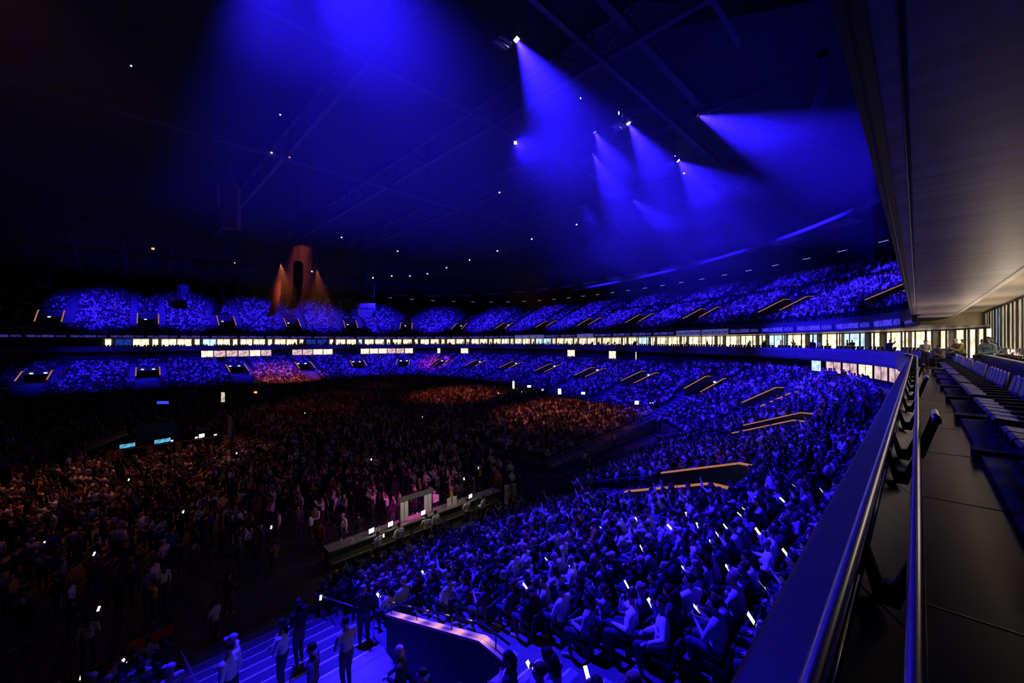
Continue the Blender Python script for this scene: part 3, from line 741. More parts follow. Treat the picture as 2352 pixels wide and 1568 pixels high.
def hair_geo(mb, style, R, q, mi=0):
    seg, rings = 14, 9; c = Vector((0, -0.018, 0.036)); base = len(mb.v); keep = set()
    rx, ry, rz = (0.088, 0.108, 0.102) if style != 'cap' else (0.090, 0.108, 0.100)
    for i in range(rings + 1):
        ph = PI * i / rings
        for j in range(seg):
            th = 2 * PI * j / seg
            p = Vector((rx * math.sin(ph) * math.cos(th), ry * math.sin(ph) * math.sin(th), rz * math.cos(ph)))
            low = {'short': -0.035, 'long': -0.09, 'bun': -0.04, 'cap': 0.02}[style]
            if p.z < low: p.z = low + (p.z - low) * 0.15; p.x *= 0.93; p.y *= 0.93
            if p.y > 0.035 and p.z < 0.045 and style != 'cap': p.y = 0.035 - (p.y - 0.035) * 0.2      # open face
            mb.v.append(tuple(q(*(c + p))))
    for i in range(rings):
        for j in range(seg):
            mb.f.append((base + i * seg + j, base + (i + 1) * seg + j, base + (i + 1) * seg + (j + 1) % seg, base + i * seg + (j + 1) % seg)); mb.m.append(mi)
    if style == 'long':
        mb.tube([q(0, -0.06, 0.02), q(0, -0.095, -0.06), q(0, -0.10, -0.15), q(0, -0.105, -0.26)], [0.085, 0.095, 0.085, 0.04], 9, mi)
    if style == 'bun': mb.ball(q(0, -0.10, 0.10), 0.042, seg=8, rings=6, mi=mi)
    if style == 'cap': mb.prism([(-0.07, 0.07), (0.07, 0.07), (0.05, 0.16), (-0.05, 0.16)], R @ Vector((1, 0, 0)), R @ Vector((0, 1, 0)), R @ Vector((0, 0, 1)), 0.012, q(0, 0, 0.05), mi)
SEAT_POSES = [dict(lean=0.02, yaw=0.5, arms='lap'), dict(lean=0.38, yaw=0.35, arms='knee', pitch=-0.1), dict(lean=0.05, yaw=0.7, arms='cross', sleeve=False),
              dict(lean=0.16, yaw=0.1, pitch=0.35, arms='phone'), dict(lean=-0.05, yaw=-0.5, arms=('lap', 'face')), dict(lean=0.1, yaw=0.4, arms='clap', sleeve=False),
              dict(lean=0.08, yaw=0.2, arms=('up', 'lap')), dict(lean=0.0, yaw=0.9, arms=('wide', 'lap'), roll=0.12)]
STAND_POSES = [dict(yaw=0.2, arms='down', step=0.03), dict(yaw=-0.3, arms='front', step=0.04), dict(yaw=0.0, arms=('up', 'down'), step=0.05, sleeve=False), dict(yaw=0.1, arms='photo', step=0.03),
               dict(yaw=0.4, arms='cross', step=0.04, sleeve=False), dict(yaw=0.0, arms=('down', 'front'), step=0.2), dict(yaw=-0.2, arms=('hip', 'down'), step=0.06)]
HSTY = ['short', 'long', 'bun', 'cap']
def variants(fn, poses, kind):
    near, far, mid = [], [], []
    for i, ps in enumerate(poses):
        B, R, q, L = fn(**ps); b = finish(B, R, q, kind, 2300); hs = {}
        for h in HSTY:
            x = MB(); hair_geo(x, h, R, q); hs[h] = x.mesh('hair' if h != 'cap' else 'cap', 'hair' if h != 'cap' else 'cap_grey', True)
        near.append((b, hs, L, R, q))
        B, R, q, L = fn(**ps); f = finish(B, R, q, kind + '_small', 260, ['short', 'long', 'short', 'cap', 'bun', 'long'][i % 6], 0.035)
        fo = bpy.data.objects.new(kind + '_small', f); far.append(fo)
        B, R, q, L = fn(**ps); f = finish(B, R, q, kind + '_medium', 1100, ['long', 'short', 'short', 'cap', 'bun', 'long'][i % 6], 0.019)
        mid.append(bpy.data.objects.new(kind + '_medium', f))
    return near, far, mid
SEAT_NEAR, SEAT_FAR, SEAT_MID = variants(seated, SEAT_POSES, 'seated_spectator')
STAND_NEAR, STAND_FAR, STAND_MID = variants(standing, STAND_POSES, 'standing_person')
TONES = [('black', (0.015, 0.015, 0.018)), ('dark', (0.05, 0.05, 0.06)), ('grey', (0.20, 0.19, 0.19)), ('pale', (0.50, 0.48, 0.46)), ('white', (0.78, 0.77, 0.75))]
HTXT = {'short': 'short-haired', 'long': 'long-haired', 'bun': 'bun-haired', 'cap': 'capped'}
def person(V, i, loc, rz, tone, hstyle, label, group, scale=1.0, col=None, name='person'):
    b, hs, L, R, q = V[i]
    o = link(name, b, None, loc, (0, 0, rz)); o.scale = (scale,) * 3
    o.color = tuple(col or TONES[tone][1]) + (0.0,)
    if hstyle: link('hair' if hstyle != 'cap' else 'cap', hs[hstyle], o)
    tag(o, label, 'person', group)
    return o
def phone(loc, rot, label, group='lit phone screens in the crowd', sc=1.0):
    o = empty('phone', loc); o.rotation_euler = rot; o.scale = (sc,) * 3; tag(o, label, 'phone', group)
    link('case', PHONE_CASE, o); link('screen', PHONE_SCREEN, o); return o
PHONE_CASE = MB().box(-0.042, 0.042, -0.006, 0.004, -0.085, 0.085).mesh('case', 'speaker_black')
PHONE_SCREEN = MB().box(-0.038, 0.038, 0.004, 0.0055, -0.08, 0.08).mesh('screen', 'phone_screen')

def scatter(name, sources, pts, rots, idx, scl, label, cat):
    """one mass of people too many to count: a copy of one of the figures at every point"""
    me = bpy.data.meshes.new(name); me.from_pydata([tuple(p) for p in pts], [], [])
    a = me.attributes.new('turn', 'FLOAT_VECTOR', 'POINT'); a.data.foreach_set('vector', np.array([(0, 0, r) for r in rots], np.float32).ravel())
    a = me.attributes.new('pick', 'INT', 'POINT'); a.data.foreach_set('value', np.array(idx, np.int32))
    a = me.attributes.new('size', 'FLOAT', 'POINT'); a.data.foreach_set('value', np.array(scl, np.float32))
    o = link(name, me); tag(o, label, cat, None, 'stuff')
    ng = bpy.data.node_groups.new(name, 'GeometryNodeTree'); ng.interface.new_socket('Geometry', in_out='INPUT', socket_type='NodeSocketGeometry')
    ng.interface.new_socket('Geometry', in_out='OUTPUT', socket_type='NodeSocketGeometry')
    N = ng.nodes; i_ = N.new('NodeGroupInput'); o_ = N.new('NodeGroupOutput'); ip = N.new('GeometryNodeInstanceOnPoints'); jn = N.new('GeometryNodeJoinGeometry')
    for so in sources:
        oi = N.new('GeometryNodeObjectInfo'); oi.inputs['Object'].default_value = so; oi.inputs['As Instance'].default_value = True; ng.links.new(oi.outputs['Geometry'], jn.inputs[0])
    def na(nm, ty): n = N.new('GeometryNodeInputNamedAttribute'); n.data_type = ty; n.inputs['Name'].default_value = nm; return n.outputs['Attribute']
    er = N.new('FunctionNodeEulerToRotation'); ng.links.new(na('turn', 'FLOAT_VECTOR'), er.inputs[0])
    ng.links.new(i_.outputs[0], ip.inputs['Points']); ng.links.new(jn.outputs[0], ip.inputs['Instance']); ip.inputs['Pick Instance'].default_value = True
    ng.links.new(na('pick', 'INT'), ip.inputs['Instance Index']); ng.links.new(er.outputs[0], ip.inputs['Rotation']); ng.links.new(na('size', 'FLOAT'), ip.inputs['Scale'])
    ng.links.new(ip.outputs[0], o_.inputs[0])
    md = o.modifiers.new('scatter', 'NODES'); md.node_group = ng
    return o

# ------------------------------------------------------------------ seats
def seat_parts():
    back = MB(); prof = []
    for i in range(7):                                  # curved shell leaning back, rounded top
        a = i / 6.0; prof.append((-0.20 - 0.10 * a, 0.44 + 0.46 * a))
    for i in range(6):
        (y0, z0), (y1, z1) = prof[i], prof[i + 1]
        w0 = 0.235 - (0.05 * max(0, i - 3) / 3) ** 1; w1 = 0.235 - (0.05 * max(0, i - 2) / 3) ** 1
        c = 0.03
        back.add([(-w0, y0 + c, z0), (0, y0, z0), (w0, y0 + c, z0), (w1, y1 + c, z1), (0, y1, z1), (-w1, y1 + c, z1),
                  (-w0, y0 + c - 0.03, z0), (0, y0 - 0.03, z0), (w0, y0 + c - 0.03, z0), (w1, y1 + c - 0.03, z1), (0, y1 - 0.03, z1), (-w1, y1 + c - 0.03, z1)],
                 [(0, 1, 4, 5), (1, 2, 3, 4), (7, 6, 11, 10), (8, 7, 10, 9), (0, 5, 11, 6), (2, 8, 9, 3)] + ([(5, 4, 10, 11), (4, 3, 9, 10)] if i == 5 else []))
    pan = MB()
    pr = [(-0.20, 0.42), (0.10, 0.44), (0.20, 0.45), (0.235, 0.43), (0.23, 0.39), (0.18, 0.375), (-0.20, 0.38)]
    pan.prism([(a, b) for a, b in pr], (0, 1, 0), (0, 0, 1), (1, 0, 0), 0.44, (-0.22, 0, 0))
    edge = MB().tube([(-0.236, -0.19, 0.46), (-0.236, -0.26, 0.72), (-0.19, -0.29, 0.90), (0, -0.315, 0.92), (0.19, -0.29, 0.90), (0.236, -0.26, 0.72), (0.236, -0.19, 0.46)], 0.014, 6)
    armr = MB().box(-0.025, 0.025, -0.18, 0.14, 0.60, 0.645).box(-0.018, 0.018, -0.18, -0.12, 0.30, 0.60)
    ped = MB().box(-0.05, 0.05, -0.12, 0.06, 0.0, 0.38).box(-0.16, 0.16, -0.14, 0.10, 0.0, 0.02)
    return back, pan, edge, armr, ped
_b, _p, _e, _a, _d = seat_parts()
SEAT = dict(backrest=_b.mesh('backrest', 'seat_plastic', True), seat_pan=_p.mesh('seat_pan', 'seat_plastic'), back_edge=_e.mesh('back_edge', 'seat_edge', True), armrest=_a.mesh('armrest', 'seat_dark'), pedestal=_d.mesh('pedestal', 'seat_dark'))
def bal_seat(loc, rz, label, group):
    o = empty('stadium_seat', loc, rz); tag(o, label, 'seat', group)
    for k in ('seat_pan', 'pedestal'): link(k, SEAT[k], o)
    link('back_edge', SEAT['back_edge'], link('backrest', SEAT['backrest'], o))
    for x in (-0.255, 0.255): link('armrest', SEAT['armrest'], o, (x, 0, 0))
    return o
grp = [(5.6, 6), (9.4, 6), (13.2, 6), (17.0, 6), (20.8, 6), (24.6, 6), (28.4, 6)]
for gi, (u, n) in enumerate(grp):
    pl = build(MB().box(u - 0.3, u + 0.53 * n - 0.22, -1.75, -0.62, 9.302, 9.40), 'seat_plinth', 'seat_dark')
    tag(pl, 'low dark plinth under the %s block of front balcony seats' % ordinal(gi + 1), 'plinth', 'plinths under the balcony seats')
    for i in range(n):
        bal_seat((u + 0.53 * i, -1.02, 9.405), 0.0, 'empty front-row balcony seat, %s in the %s block along the walkway' % (ordinal(i + 1), ordinal(gi + 1)), 'front row balcony seats')
    st = build(MB().box(u + 2.98, u + 3.42, -1.35, -0.55, 9.302, 9.46), 'step', 'seat_dark')
    tag(st, 'dark aisle step after the %s block of front balcony seats' % ordinal(gi + 1), 'step', 'aisle steps on the balcony')
dv = empty('row_divider', (16, -1.85, 9.3)); tag(dv, 'dark waist-high divider behind the front balcony seats', 'divider')
build(MB().box(-8, 8.4, -0.04, 0.04, 0.0, 1.12), 'panel', 'seat_dark', dv); build(MB().box(-8, 8.4, -0.06, 0.06, 1.12, 1.15), 'top_rail', 'coping_metal', dv)
build(MB().box(8.4, 8.5, -0.06, 0.06, 0.0, 1.17), 'end_post', 'steel_polished', dv)
tag(build(MB().box(-1, 44, -3.36, -1.95, 9.3, 9.75), 'floor_second_row', 'wall_dark'), 'raised dark tread of the second balcony row', kind='structure')
for i in range(44):
    u = 11.0 + 0.55 * i
    if abs(u - 26.6) < 0.5 or abs(u - 30.0) < 0.4 or abs(u - 18.5) < 0.4 or abs(u - 32.2) < 0.4: continue
    if i % 8 == 7: continue
    bal_seat((u, -2.55, 9.76), 0.0, 'empty second-row balcony seat, %s from the near end behind the divider' % ordinal(i + 1), 'second row balcony seats')
small_seat = MB().box(-0.22, 0.22, -0.2, 0.2, 0.36, 0.44).prism([(-0.20, 0.42), (-0.14, 0.42), (-0.24, 0.88), (-0.29, 0.88)], (0, 1, 0), (0, 0, 1), (1, 0, 0), 0.44, (-0.22, 0, 0)).box(-0.05, 0.05, -0.1, 0.1, 0, 0.36).mesh('box_seat', 'seat_plastic')
small_ob = bpy.data.objects.new('box_seat', small_seat)
pts, rots = [], []; nr = 0
for row, t in enumerate((0.95, 2.0)):
    s = RB + 0.5; c = 0
    while s < SMAX - 4:
        p = pos(s, t, 9.3 + 0.25 * row); px, py, d = proj(*p); c += 1
        if -60 < px < 2300 and d > 3 and int(s / 4.6) % 1 == 0 and (s % 4.6) > 0.7:
            if c <= 95:
                o = link('box_seat', small_seat, None, p, (0, 0, ang(s))); nr += 1
                tag(o, 'small empty box seat, %s from the near soffit in the %s row' % (ordinal(c), 'front' if row == 0 else 'back'), 'seat', 'seats in front of the lit boxes')
            else: pts.append(p); rots.append(ang(s))
        s += 0.58
scatter('distant_box_seats', [small_ob], pts, rots, [0] * len(pts), [1.0] * len(pts), 'rows of tiny empty box seats far around the ring', 'seats')

# ------------------------------------------------------------------ seated crowd of the stands
def in_aisle(s, j, upper):
    dx = abs(s - VOM[vom_k(s)])
    if upper: return (dx < HV + 0.3 and UJ0 - 1 <= j <= UJ1 + 1) or (HV - 0.1 < dx < HV + AISLE + 0.5 and j >= UJ0)
    return (dx < HV + 0.3 and j >= VJ0 - 0) or (HV - 0.1 < dx < HV + AISLE + 0.2 and j <= VJ1 + 1)
def left_of_coping(px, py):                     # not hidden by the near parapet
    return px < 1740 + (1568 - py) * 0.465 + 20
near_c, low_pts, up_pts = [], [], []
for j in range(NLOW):
    s = 1.0 + 0.2 * (j % 2)
    while s < SMAX - 3:
        t, z, dw = low_row(s, j); st = s + random.uniform(-0.06, 0.06)
        s += 0.54 if s < 60 else 0.60
        if in_aisle(st, j, False): continue
        if random.random() < 0.05: continue
        p = pos(st, t - dw * 0.35 + random.uniform(-0.05, 0.05), z)
        px, py, d = proj(p.x, p.y, p.z + 1.0)
        if d < 1 or px < -120 or py > 1720 or px > 2400: continue
        e = (p, st, j, px, py, d)
        if d < 28 and left_of_coping(px, py) and px < 2040: near_c.append(e)
        elif d < 28: continue
        else: low_pts.append(e)
near_c.sort(key=lambda e: e[5])
N_SEAT = 190
big, rest = near_c[:N_SEAT], near_c[N_SEAT:]
SHOWN_SEATS = []
NP, NH = len(SEAT_NEAR), len(HSTY)
poses_txt = ['hands in lap', 'leaning elbows on knees', 'arms crossed', 'bent over a phone', 'hand to face', 'clapping', 'one arm raised', 'slouching sideways']
phone_n = 0; seen_lab = {}
for (p, st, j, px, py, d) in big:
    i = random.choices(range(NP), [4, 3, 3, 3, 2, 2, 0.5, 2])[0]; tn = random.choices(range(5), [2, 4, 3, 4, 3])[0]; h = random.choices(HSTY + [None], [5, 3.5, 1, 1, 0.7])[0]
    vk = vom_k(st); side = 'before' if st < VOM[vk] else 'beyond'; n_ = int(abs(st - VOM[vk]) / 0.54)
    lab = '%s spectator in %s top, %s, %s row, %s seat %s %s entrance' % (HTXT.get(h, 'bald'), TONES[tn][0], poses_txt[i], ordinal(j + 1), ordinal(n_), side, ordinal(vk + 1))
    rz = ang(st) + random.gauss(0.25, 0.28)
    col = np.array(TONES[tn][1]) * random.uniform(0.75, 1.2)
    o = person(SEAT_NEAR, i, p, rz, tn, h, lab, 'seated spectators of the near lower stand', random.uniform(0.95, 1.07), tuple(np.clip(col, 0, 1)))
    if i == 3 or (i in (1, 4) and random.random() < 0.3):
        w = SEAT_NEAR[i][2][-1][0] if i != 4 else SEAT_NEAR[i][2][1][0]
        mw = Matrix.Translation(p) @ Matrix.Rotation(rz, 4, 'Z'); q_ = mw @ (Vector(w) + Vector((0.05, 0.11, 0.09)))
        phone_n += 1
        phone(q_, (random.uniform(0.5, 0.9), random.uniform(-0.3, 0.3), rz + PI + random.uniform(-0.4, 0.4)), 'lit phone held in the %s row, %s seat %s the %s entrance' % (ordinal(j + 1), ordinal(n_), side, ordinal(vk + 1)))
def mass(name, items, src, label, toward=0.2, spread=0.4):
    if not items: return
    scatter(name, src, [e[0] for e in items], [ang(e[1]) + random.gauss(toward, spread) for e in items], [random.randrange(len(src)) for _ in items],
            [random.uniform(0.93, 1.08) for _ in items], label, 'crowd')
mass('near_stand_crowd', rest, SEAT_MID, 'blue-lit seated crowd higher and farther along the near stand')
mass('lower_stand_crowd', low_pts, SEAT_FAR, 'blue-lit seated crowd filling the far lower stand')
for j in range(NUP):
    s = S_UP0 + 1.0 + 0.2 * (j % 2)
    while s < SMAX - 3:
        t, z, dw = up_row(s, j); s += 0.60
        if in_aisle(s, j, True) or random.random() < 0.04: continue
        p = pos(s, t + dw * 0.4, z); px, py, d = proj(p.x, p.y, p.z + 1)
        if d < 3 or px < -120 or px > 2150: continue
        up_pts.append((p, s, j, px, py, d))
mass('upper_stand_crowd', up_pts, SEAT_FAR, 'blue-lit seated crowd filling the upper stand')
# rows of dark seats carrying the near crowd
ns = 0; rp, rr = [], []
for k, (p, st, j, px, py, d) in enumerate(near_c):
    c = pos(st, low_row(st, j)[0] - low_row(st, j)[2] * 0.33, low_row(st, j)[1])
    rp.append(c); rr.append(ang(st))
dark_seat = small_seat.copy(); dark_seat.materials.clear(); dark_seat.materials.append(M['seat_dark']); dark_ob = bpy.data.objects.new('stand_seat', dark_seat)
scatter('near_stand_seats', [dark_ob], rp, rr, [0] * len(rp), [0.95] * len(rp), 'rows of dark seats under the near stand spectators', 'seats')

# ------------------------------------------------------------------ standing crowd on the floor
PLAT_A = (26.5, 46.5, 22.3, 40.0); PLAT_B = (30.0, 52.0, 45.0, 66.0); FOH = (-1.0, 9.0, 48.0, 55.0)
BARZ = (5.5, 19.0, 17.0, 20.6)
def inside(z, x, y, m=0.4): return z[0] - m < x < z[1] + m and z[2] - m < y < z[3] + m
floor_n, floor_f = [], []
STAGE = Vector((-60, 62, 0))
def density(x, y):
    d = y - 17.5
    if y < 20.5: return 0.10
    if x > 22 and y < 30: return 0.10 + 0.05 * (y > 22)
    base = 0.18 + 0.09 * max(0, (y - 20)) + 0.05 * max(0, x - 4)
    if x < -2 : base += 0.05 * max(0, y - 24)
    return min(1.7, base)
cell = 0.55
for ix in range(int(-30 / cell), int(75 / cell)):
    for iy in range(int(17.6 / cell), int(124 / cell)):
        x = (ix + random.uniform(0.1, 0.9)) * cell; y = (iy + random.uniform(0.1, 0.9)) * cell
        if random.random() > density(x, y) * cell * cell: continue
        if inside(PLAT_A, x, y) or inside(PLAT_B, x, y) or inside(FOH, x, y, 1.0) or inside(BARZ, x, y, 0.3): continue
        s_near = min(range(0, len(S_), 6), key=lambda q: (PT[q, 0] - x) ** 2 + (PT[q, 1] - y) ** 2)
        if math.hypot(PT[s_near, 0] - x, PT[s_near, 1] - y) < low_w(S_[s_near]) + 0.6: continue
        px, py, d = proj(x, y, 1.2)
        if d < 3 or px < -60 or px > 2100 or py > 1640: continue
        floor_n.append((Vector((x, y, 0)), px, py, d))
floor_n.sort(key=lambda e: e[3]); N_FLOOR = 105
fpose = ['standing', 'hands clasped', 'arm raised', 'filming', 'arms crossed', 'walking', 'hand on hip']
FT = [('black', (0.015, 0.015, 0.018)), ('charcoal', (0.05, 0.05, 0.06)), ('brown', (0.16, 0.10, 0.07)), ('denim blue', (0.05, 0.10, 0.28)), ('cream', (0.62, 0.54, 0.42)), ('white', (0.78, 0.76, 0.74)), ('mustard', (0.62, 0.34, 0.03)), ('red', (0.35, 0.03, 0.02))]
for n_, (p, px, py, d) in enumerate(floor_n[:N_FLOOR]):
    i = random.choices(range(7), [3, 3, 0.6, 1, 2, 1.5, 1.5])[0]; tn = random.choices(range(8), [4, 4, 2, 2, 2.2, 2.2, 0.5, 0.3])[0]; h = random.choices(HSTY + [None], [5, 3.5, 1, 1, 0.5])[0]
    to = STAGE - p; rz = math.atan2(to.y, to.x) - PI / 2 + random.gauss(0, 0.5 if py < 1200 else 1.2)
    dist = '%s nearest on the open floor' % ordinal(n_ + 1)
    person(STAND_NEAR, i, p, rz, 0, h, '%s person in %s top, %s, %s' % (HTXT.get(h, 'bald'), FT[tn][0], fpose[i], dist), 'standing people on the near floor', random.uniform(0.93, 1.06), FT[tn][1])
it = floor_n[N_FLOOR:N_FLOOR + 900]
scatter('near_floor_crowd', STAND_MID, [e[0] for e in it], [math.atan2((STAGE - e[0]).y, (STAGE - e[0]).x) - PI / 2 + random.gauss(0, 0.7) for e in it],
        [random.randrange(len(STAND_MID)) for _ in it], [random.uniform(0.93, 1.08) for _ in it], 'looser standing crowd on the nearer dark floor', 'crowd')
it = floor_n[N_FLOOR + 900:]
scatter('floor_crowd', STAND_FAR, [e[0] for e in it], [math.atan2((STAGE - e[0]).y, (STAGE - e[0]).x) - PI / 2 + random.gauss(0, 0.4) for e in it],
        [random.randrange(len(STAND_FAR)) for _ in it], [random.uniform(0.93, 1.08) for _ in it], 'dense standing crowd packing the dark arena floor', 'crowd')

# ------------------------------------------------------------------ seating platforms on the floor
def platform(zone, rows, name, label, face=-1):
    u0, u1, v0, v1 = zone
    o = empty(name, (u0, v0, 0)); tag(o, label, 'platform', 'raised seating platforms on the floor')
    W, D = u1 - u0, v1 - v0
    for r in range(rows):
        h = 0.35 + 0.055 * r
        build(MB().box(W * r / rows, W * (r + 1) / rows, 0, D, 0.0, h), 'deck', 'deck_grey', o)
    # scaffold front along the near long side: posts, rails, pale kick boards
    npst = 12
    for k in range(npst + 1):
        x = W * k / npst; h = 0.35 + 0.055 * min(rows - 1, int(x / W * rows))
        build(MB().tube([(x, -0.05, 0), (x, -0.05, h + 1.05)], 0.03, 6), 'post', 'tent_grey', o)
        if k < npst:
            x1 = W * (k + 1) / npst; h1 = 0.35 + 0.055 * min(rows - 1, int(x1 / W * rows))
            for dz in (0.55, 1.0): build(MB().tube([(x, -0.05, h + dz), (x1, -0.05, h1 + dz)], 0.022, 6), 'rail', 'tent_grey', o)
            build(MB().box(x + 0.1, x1 - 0.1, -0.09, -0.06, max(0.05, h - 0.22), h + 0.05), 'kick_board', 'tent_grey', o)
    for k in range(7):
        y = D * k / 6; build(MB().tube([(-0.05, y, 0), (-0.05, y, 1.35)], 0.025, 6), 'post', 'tent_grey', o)
    for z in (0.9, 1.35): build(MB().tube([(-0.05, 0, z), (-0.05, D, z)], 0.02, 6), 'rail', 'tent_grey', o)
    hb = 0.35 + 0.055 * (rows - 1)
    for z in (0.55, 1.0): build(MB().tube([(W + 0.05, 0, hb + z), (W + 0.05, D, hb + z)], 0.022, 6), 'back_rail', 'tent_grey', o)
    pts_, r_ = [], []
    for r in range(rows):
        y = 0.6
        while y < D - 0.5:
            if random.random() < 0.93 and abs(y - D * 0.5) > 0.5:
                pts_.append(Vector((u0 + W * (r + 0.55) / rows, v0 + y, 0.35 + 0.055 * r))); r_.append(PI / 2 + random.gauss(0, 0.3))
            y += 0.53
    return pts_, r_
a_, ar = platform(PLAT_A, 24, 'seating_platform', 'raised seating platform with scaffold railing beside the near stand')
b_, br = platform(PLAT_B, 22, 'seating_platform', 'raised seating platform in the middle of the dark floor')
pp = a_ + b_
scatter('platform_crowd', SEAT_FAR, pp, ar + br, [random.randrange(len(SEAT_FAR)) for _ in pp], [random.uniform(0.95, 1.08) for _ in pp], 'red-lit seated crowd on the floor platforms', 'crowd')
# low barrier at the foot of the near stand
for k in range(7):
    u = 22.0 + 4.2 * k; o = empty('crowd_barrier', (u, 18.6 + max(0, u - 38) * 0.12, 0)); tag(o, 'low steel crowd barrier, %s along the foot of the near stand' % ordinal(k + 1), 'barrier', 'crowd barriers at the stand foot')
    build(MB().tube([(0, 0, 0), (0, 0, 1.05), (3.9, 0, 1.05), (3.9, 0, 0)], 0.025, 6), 'frame', 'tent_grey', o)
    for i in range(1, 13): build(MB().tube([(0.3 * i, 0, 0.15), (0.3 * i, 0, 1.05)], 0.009, 5), 'upright', 'tent_grey', o)
    build(MB().tube([(0, 0, 0.15), (3.9, 0, 0.15)], 0.018, 6), 'bottom_rail', 'tent_grey', o)

# ------------------------------------------------------------------ bar in front of the near stand
BV = 19.6
bar = empty('bar_counter', (7.0, BV, 0)); tag(bar, 'long lit bar counter in front of the near stand', 'bar')
for k in range(5):
    x = 2.2 * k
    build(MB().box(x + 0.02, x + 2.18, -0.05, 0.55, 0.0, 1.04), 'counter_front', 'bar_front', bar)
    build(MB().box(x, x + 2.2, -0.15, 0.65, 1.04, 1.10), 'counter_top', 'bar_metal', bar)
    build(MB().box(x + 0.1, x + 2.1, -0.12, -0.05, 0.42, 0.46), 'shelf', 'bar_metal', bar)
def small(name, mb, m_, loc, label, cat, group=None, rot=0.0):
    return tag(build(mb, name, m_, None, loc, (0, 0, rot)), label, cat, group)
for k in range(16):
    x = 7.3 + random.uniform(0, 3.4) if k < 10 else 11 + random.uniform(0, 6.5)
    cup = MB().tube([(0, 0, 0), (0, 0, 0.02), (0, 0, 0.14)], [0.03, 0.032, 0.042], 10)
    c = small('drink_cup', cup, 'white_card' if k % 3 else 'crate_grey', (x, BV + random.uniform(0.05, 0.5), 1.10), 'small drink cup standing on the bar counter, %s of the scattered cups' % ordinal(k + 1), 'cup', 'cups on the bar')
sg_ = empty('menu_board', (10.9, BV + 0.25, 1.1)); sg_.scale = (0.72, 0.72, 0.72); tag(sg_, 'dark header board over two white menu panels on the bar', 'menu board')
build(MB().box(-0.1, 2.9, -0.08, 0.08, 1.55, 1.92), 'header', 'bar_front', sg_)
for x in (0.0, 0.36, 2.1, 2.45): build(MB().box(x, x + 0.30, -0.03, 0.03, 0.1, 1.52), 'menu_panel', 'white_card', sg_)
for x in (-0.04, 2.84): build(MB().box(x - 0.03, x + 0.03, -0.03, 0.03, 0, 1.55), 'post', 'steel_black', sg_)
for x in (3.1, 3.5): tag(build(MB().box(0, 0.3, -0.02, 0.02, 0, 0.45), 'price_card', 'white_card', None, (10.9 + x, BV + 0.25, 1.10)), 'white price card standing right of the menu board, %s of two' % ('first' if x < 3.3 else 'second'), 'card', 'price cards on the bar')
for i, (x, lab) in enumerate(((9.15, 'bright till screen on the bar left of the menu board'), (10.2, 'bright till screen just beside the menu panels'), (12.2, 'tilted bright till screen under the menu header'), (15.6, 'small bright till screen at the far end of the bar'))):
    o = empty('till_screen', (x, BV + 0.05, 1.1), 0.2); tag(o, lab, 'screen', 'till screens on the bar')
    ds_ = build(MB().box(-0.17, 0.17, -0.02, 0.02, 0.1, 0.36), 'display', 'speaker_black', o); build(MB().box(-0.155, 0.155, -0.026, -0.021, 0.115, 0.345), 'screen', 'screen_white', ds_)
    build(MB().box(-0.05, 0.05, -0.05, 0.05, 0, 0.1), 'stand', 'speaker_black', o)
def crate(x, y, z, m_, lab, s_=(0.6, 0.4, 0.32)):
    o = empty('crate', (x, y, z), random.uniform(-0.1, 0.1)); tag(o, lab, 'crate', 'crates behind the bar'); a, b, h = s_[0] / 2, s_[1] / 2, s_[2]
    build(MB().box(-a, a, -b, b, 0, 0.03).box(-a, -a + 0.03, -b, b, 0.03, h).box(a - 0.03, a, -b, b, 0.03, h).box(-a, a, -b, -b + 0.03, 0.03, h).box(-a, a, b - 0.03, b, 0.03, h), 'body', m_, o)
    build(MB().box(-a - 0.02, a + 0.02, -b - 0.02, -b, h - 0.05, h).box(-a - 0.02, a + 0.02, b, b + 0.02, h - 0.05, h), 'rim', m_, o)
    return o
for (x, y, m_, lab) in ((7.4, 18.9, 'crate_yellow', 'yellow-brown crate at the near end of the bar'), (8.1, 18.95, 'crate_blue', 'blue crate beside the yellow one at the bar end'), (9.0, 18.9, 'crate_yellow', 'lone yellow crate under the bar counter'),
                        (9.9, 18.2, 'crate_grey', 'grey open crate on the floor behind the bar'), (11.4, 18.2, 'crate_blue', 'blue crate full of pale cartons behind the bar'), (10.8, 18.25, 'crate_yellow', 'small yellow crate next to the carton-filled blue one'),
                        (16.6, 18.9, 'crate_blue', 'blue crate at the far end of the bar'), (15.2, 18.6, 'crate_grey', 'grey crate near the far end of the bar')):
    crate(x, y, 0.0, m_, lab)
for k in range(7):
    small('carton', MB().box(-0.06, 0.06, -0.05, 0.05, 0, 0.2).prism([(-0.06, 0.2), (0.06, 0.2), (0.0, 0.26)], (1, 0, 0), (0, 0, 1), (0, 1, 0), 0.1, (0, -0.05, 0)), 'white_card', (11.2 + 0.13 * (k % 4), 18.12 + 0.14 * (k // 4), 0.06), 'pale carton in the blue crate, %s of seven' % ordinal(k + 1), 'carton', 'cartons in the blue crate')
kg = [(18.1, 18.9), (18.6, 18.8)]
for i, (x, y) in enumerate(kg):
    for z in range(3):
        b = MB().tube([(0, 0, 0), (0, 0, 0.04), (0, 0, 0.06), (0, 0, 0.24), (0, 0, 0.26), (0, 0, 0.44), (0, 0, 0.47), (0, 0, 0.52)], [0.19, 0.20, 0.185, 0.2, 0.2, 0.185, 0.2, 0.17], 14)
        small('beer_keg', b, 'bar_metal', (x, y, 0.53 * z), 'steel keg, %s from the floor in the %s stack past the bar' % (ordinal(z + 1), ordinal(i + 1)), 'keg', 'kegs stacked past the bar')
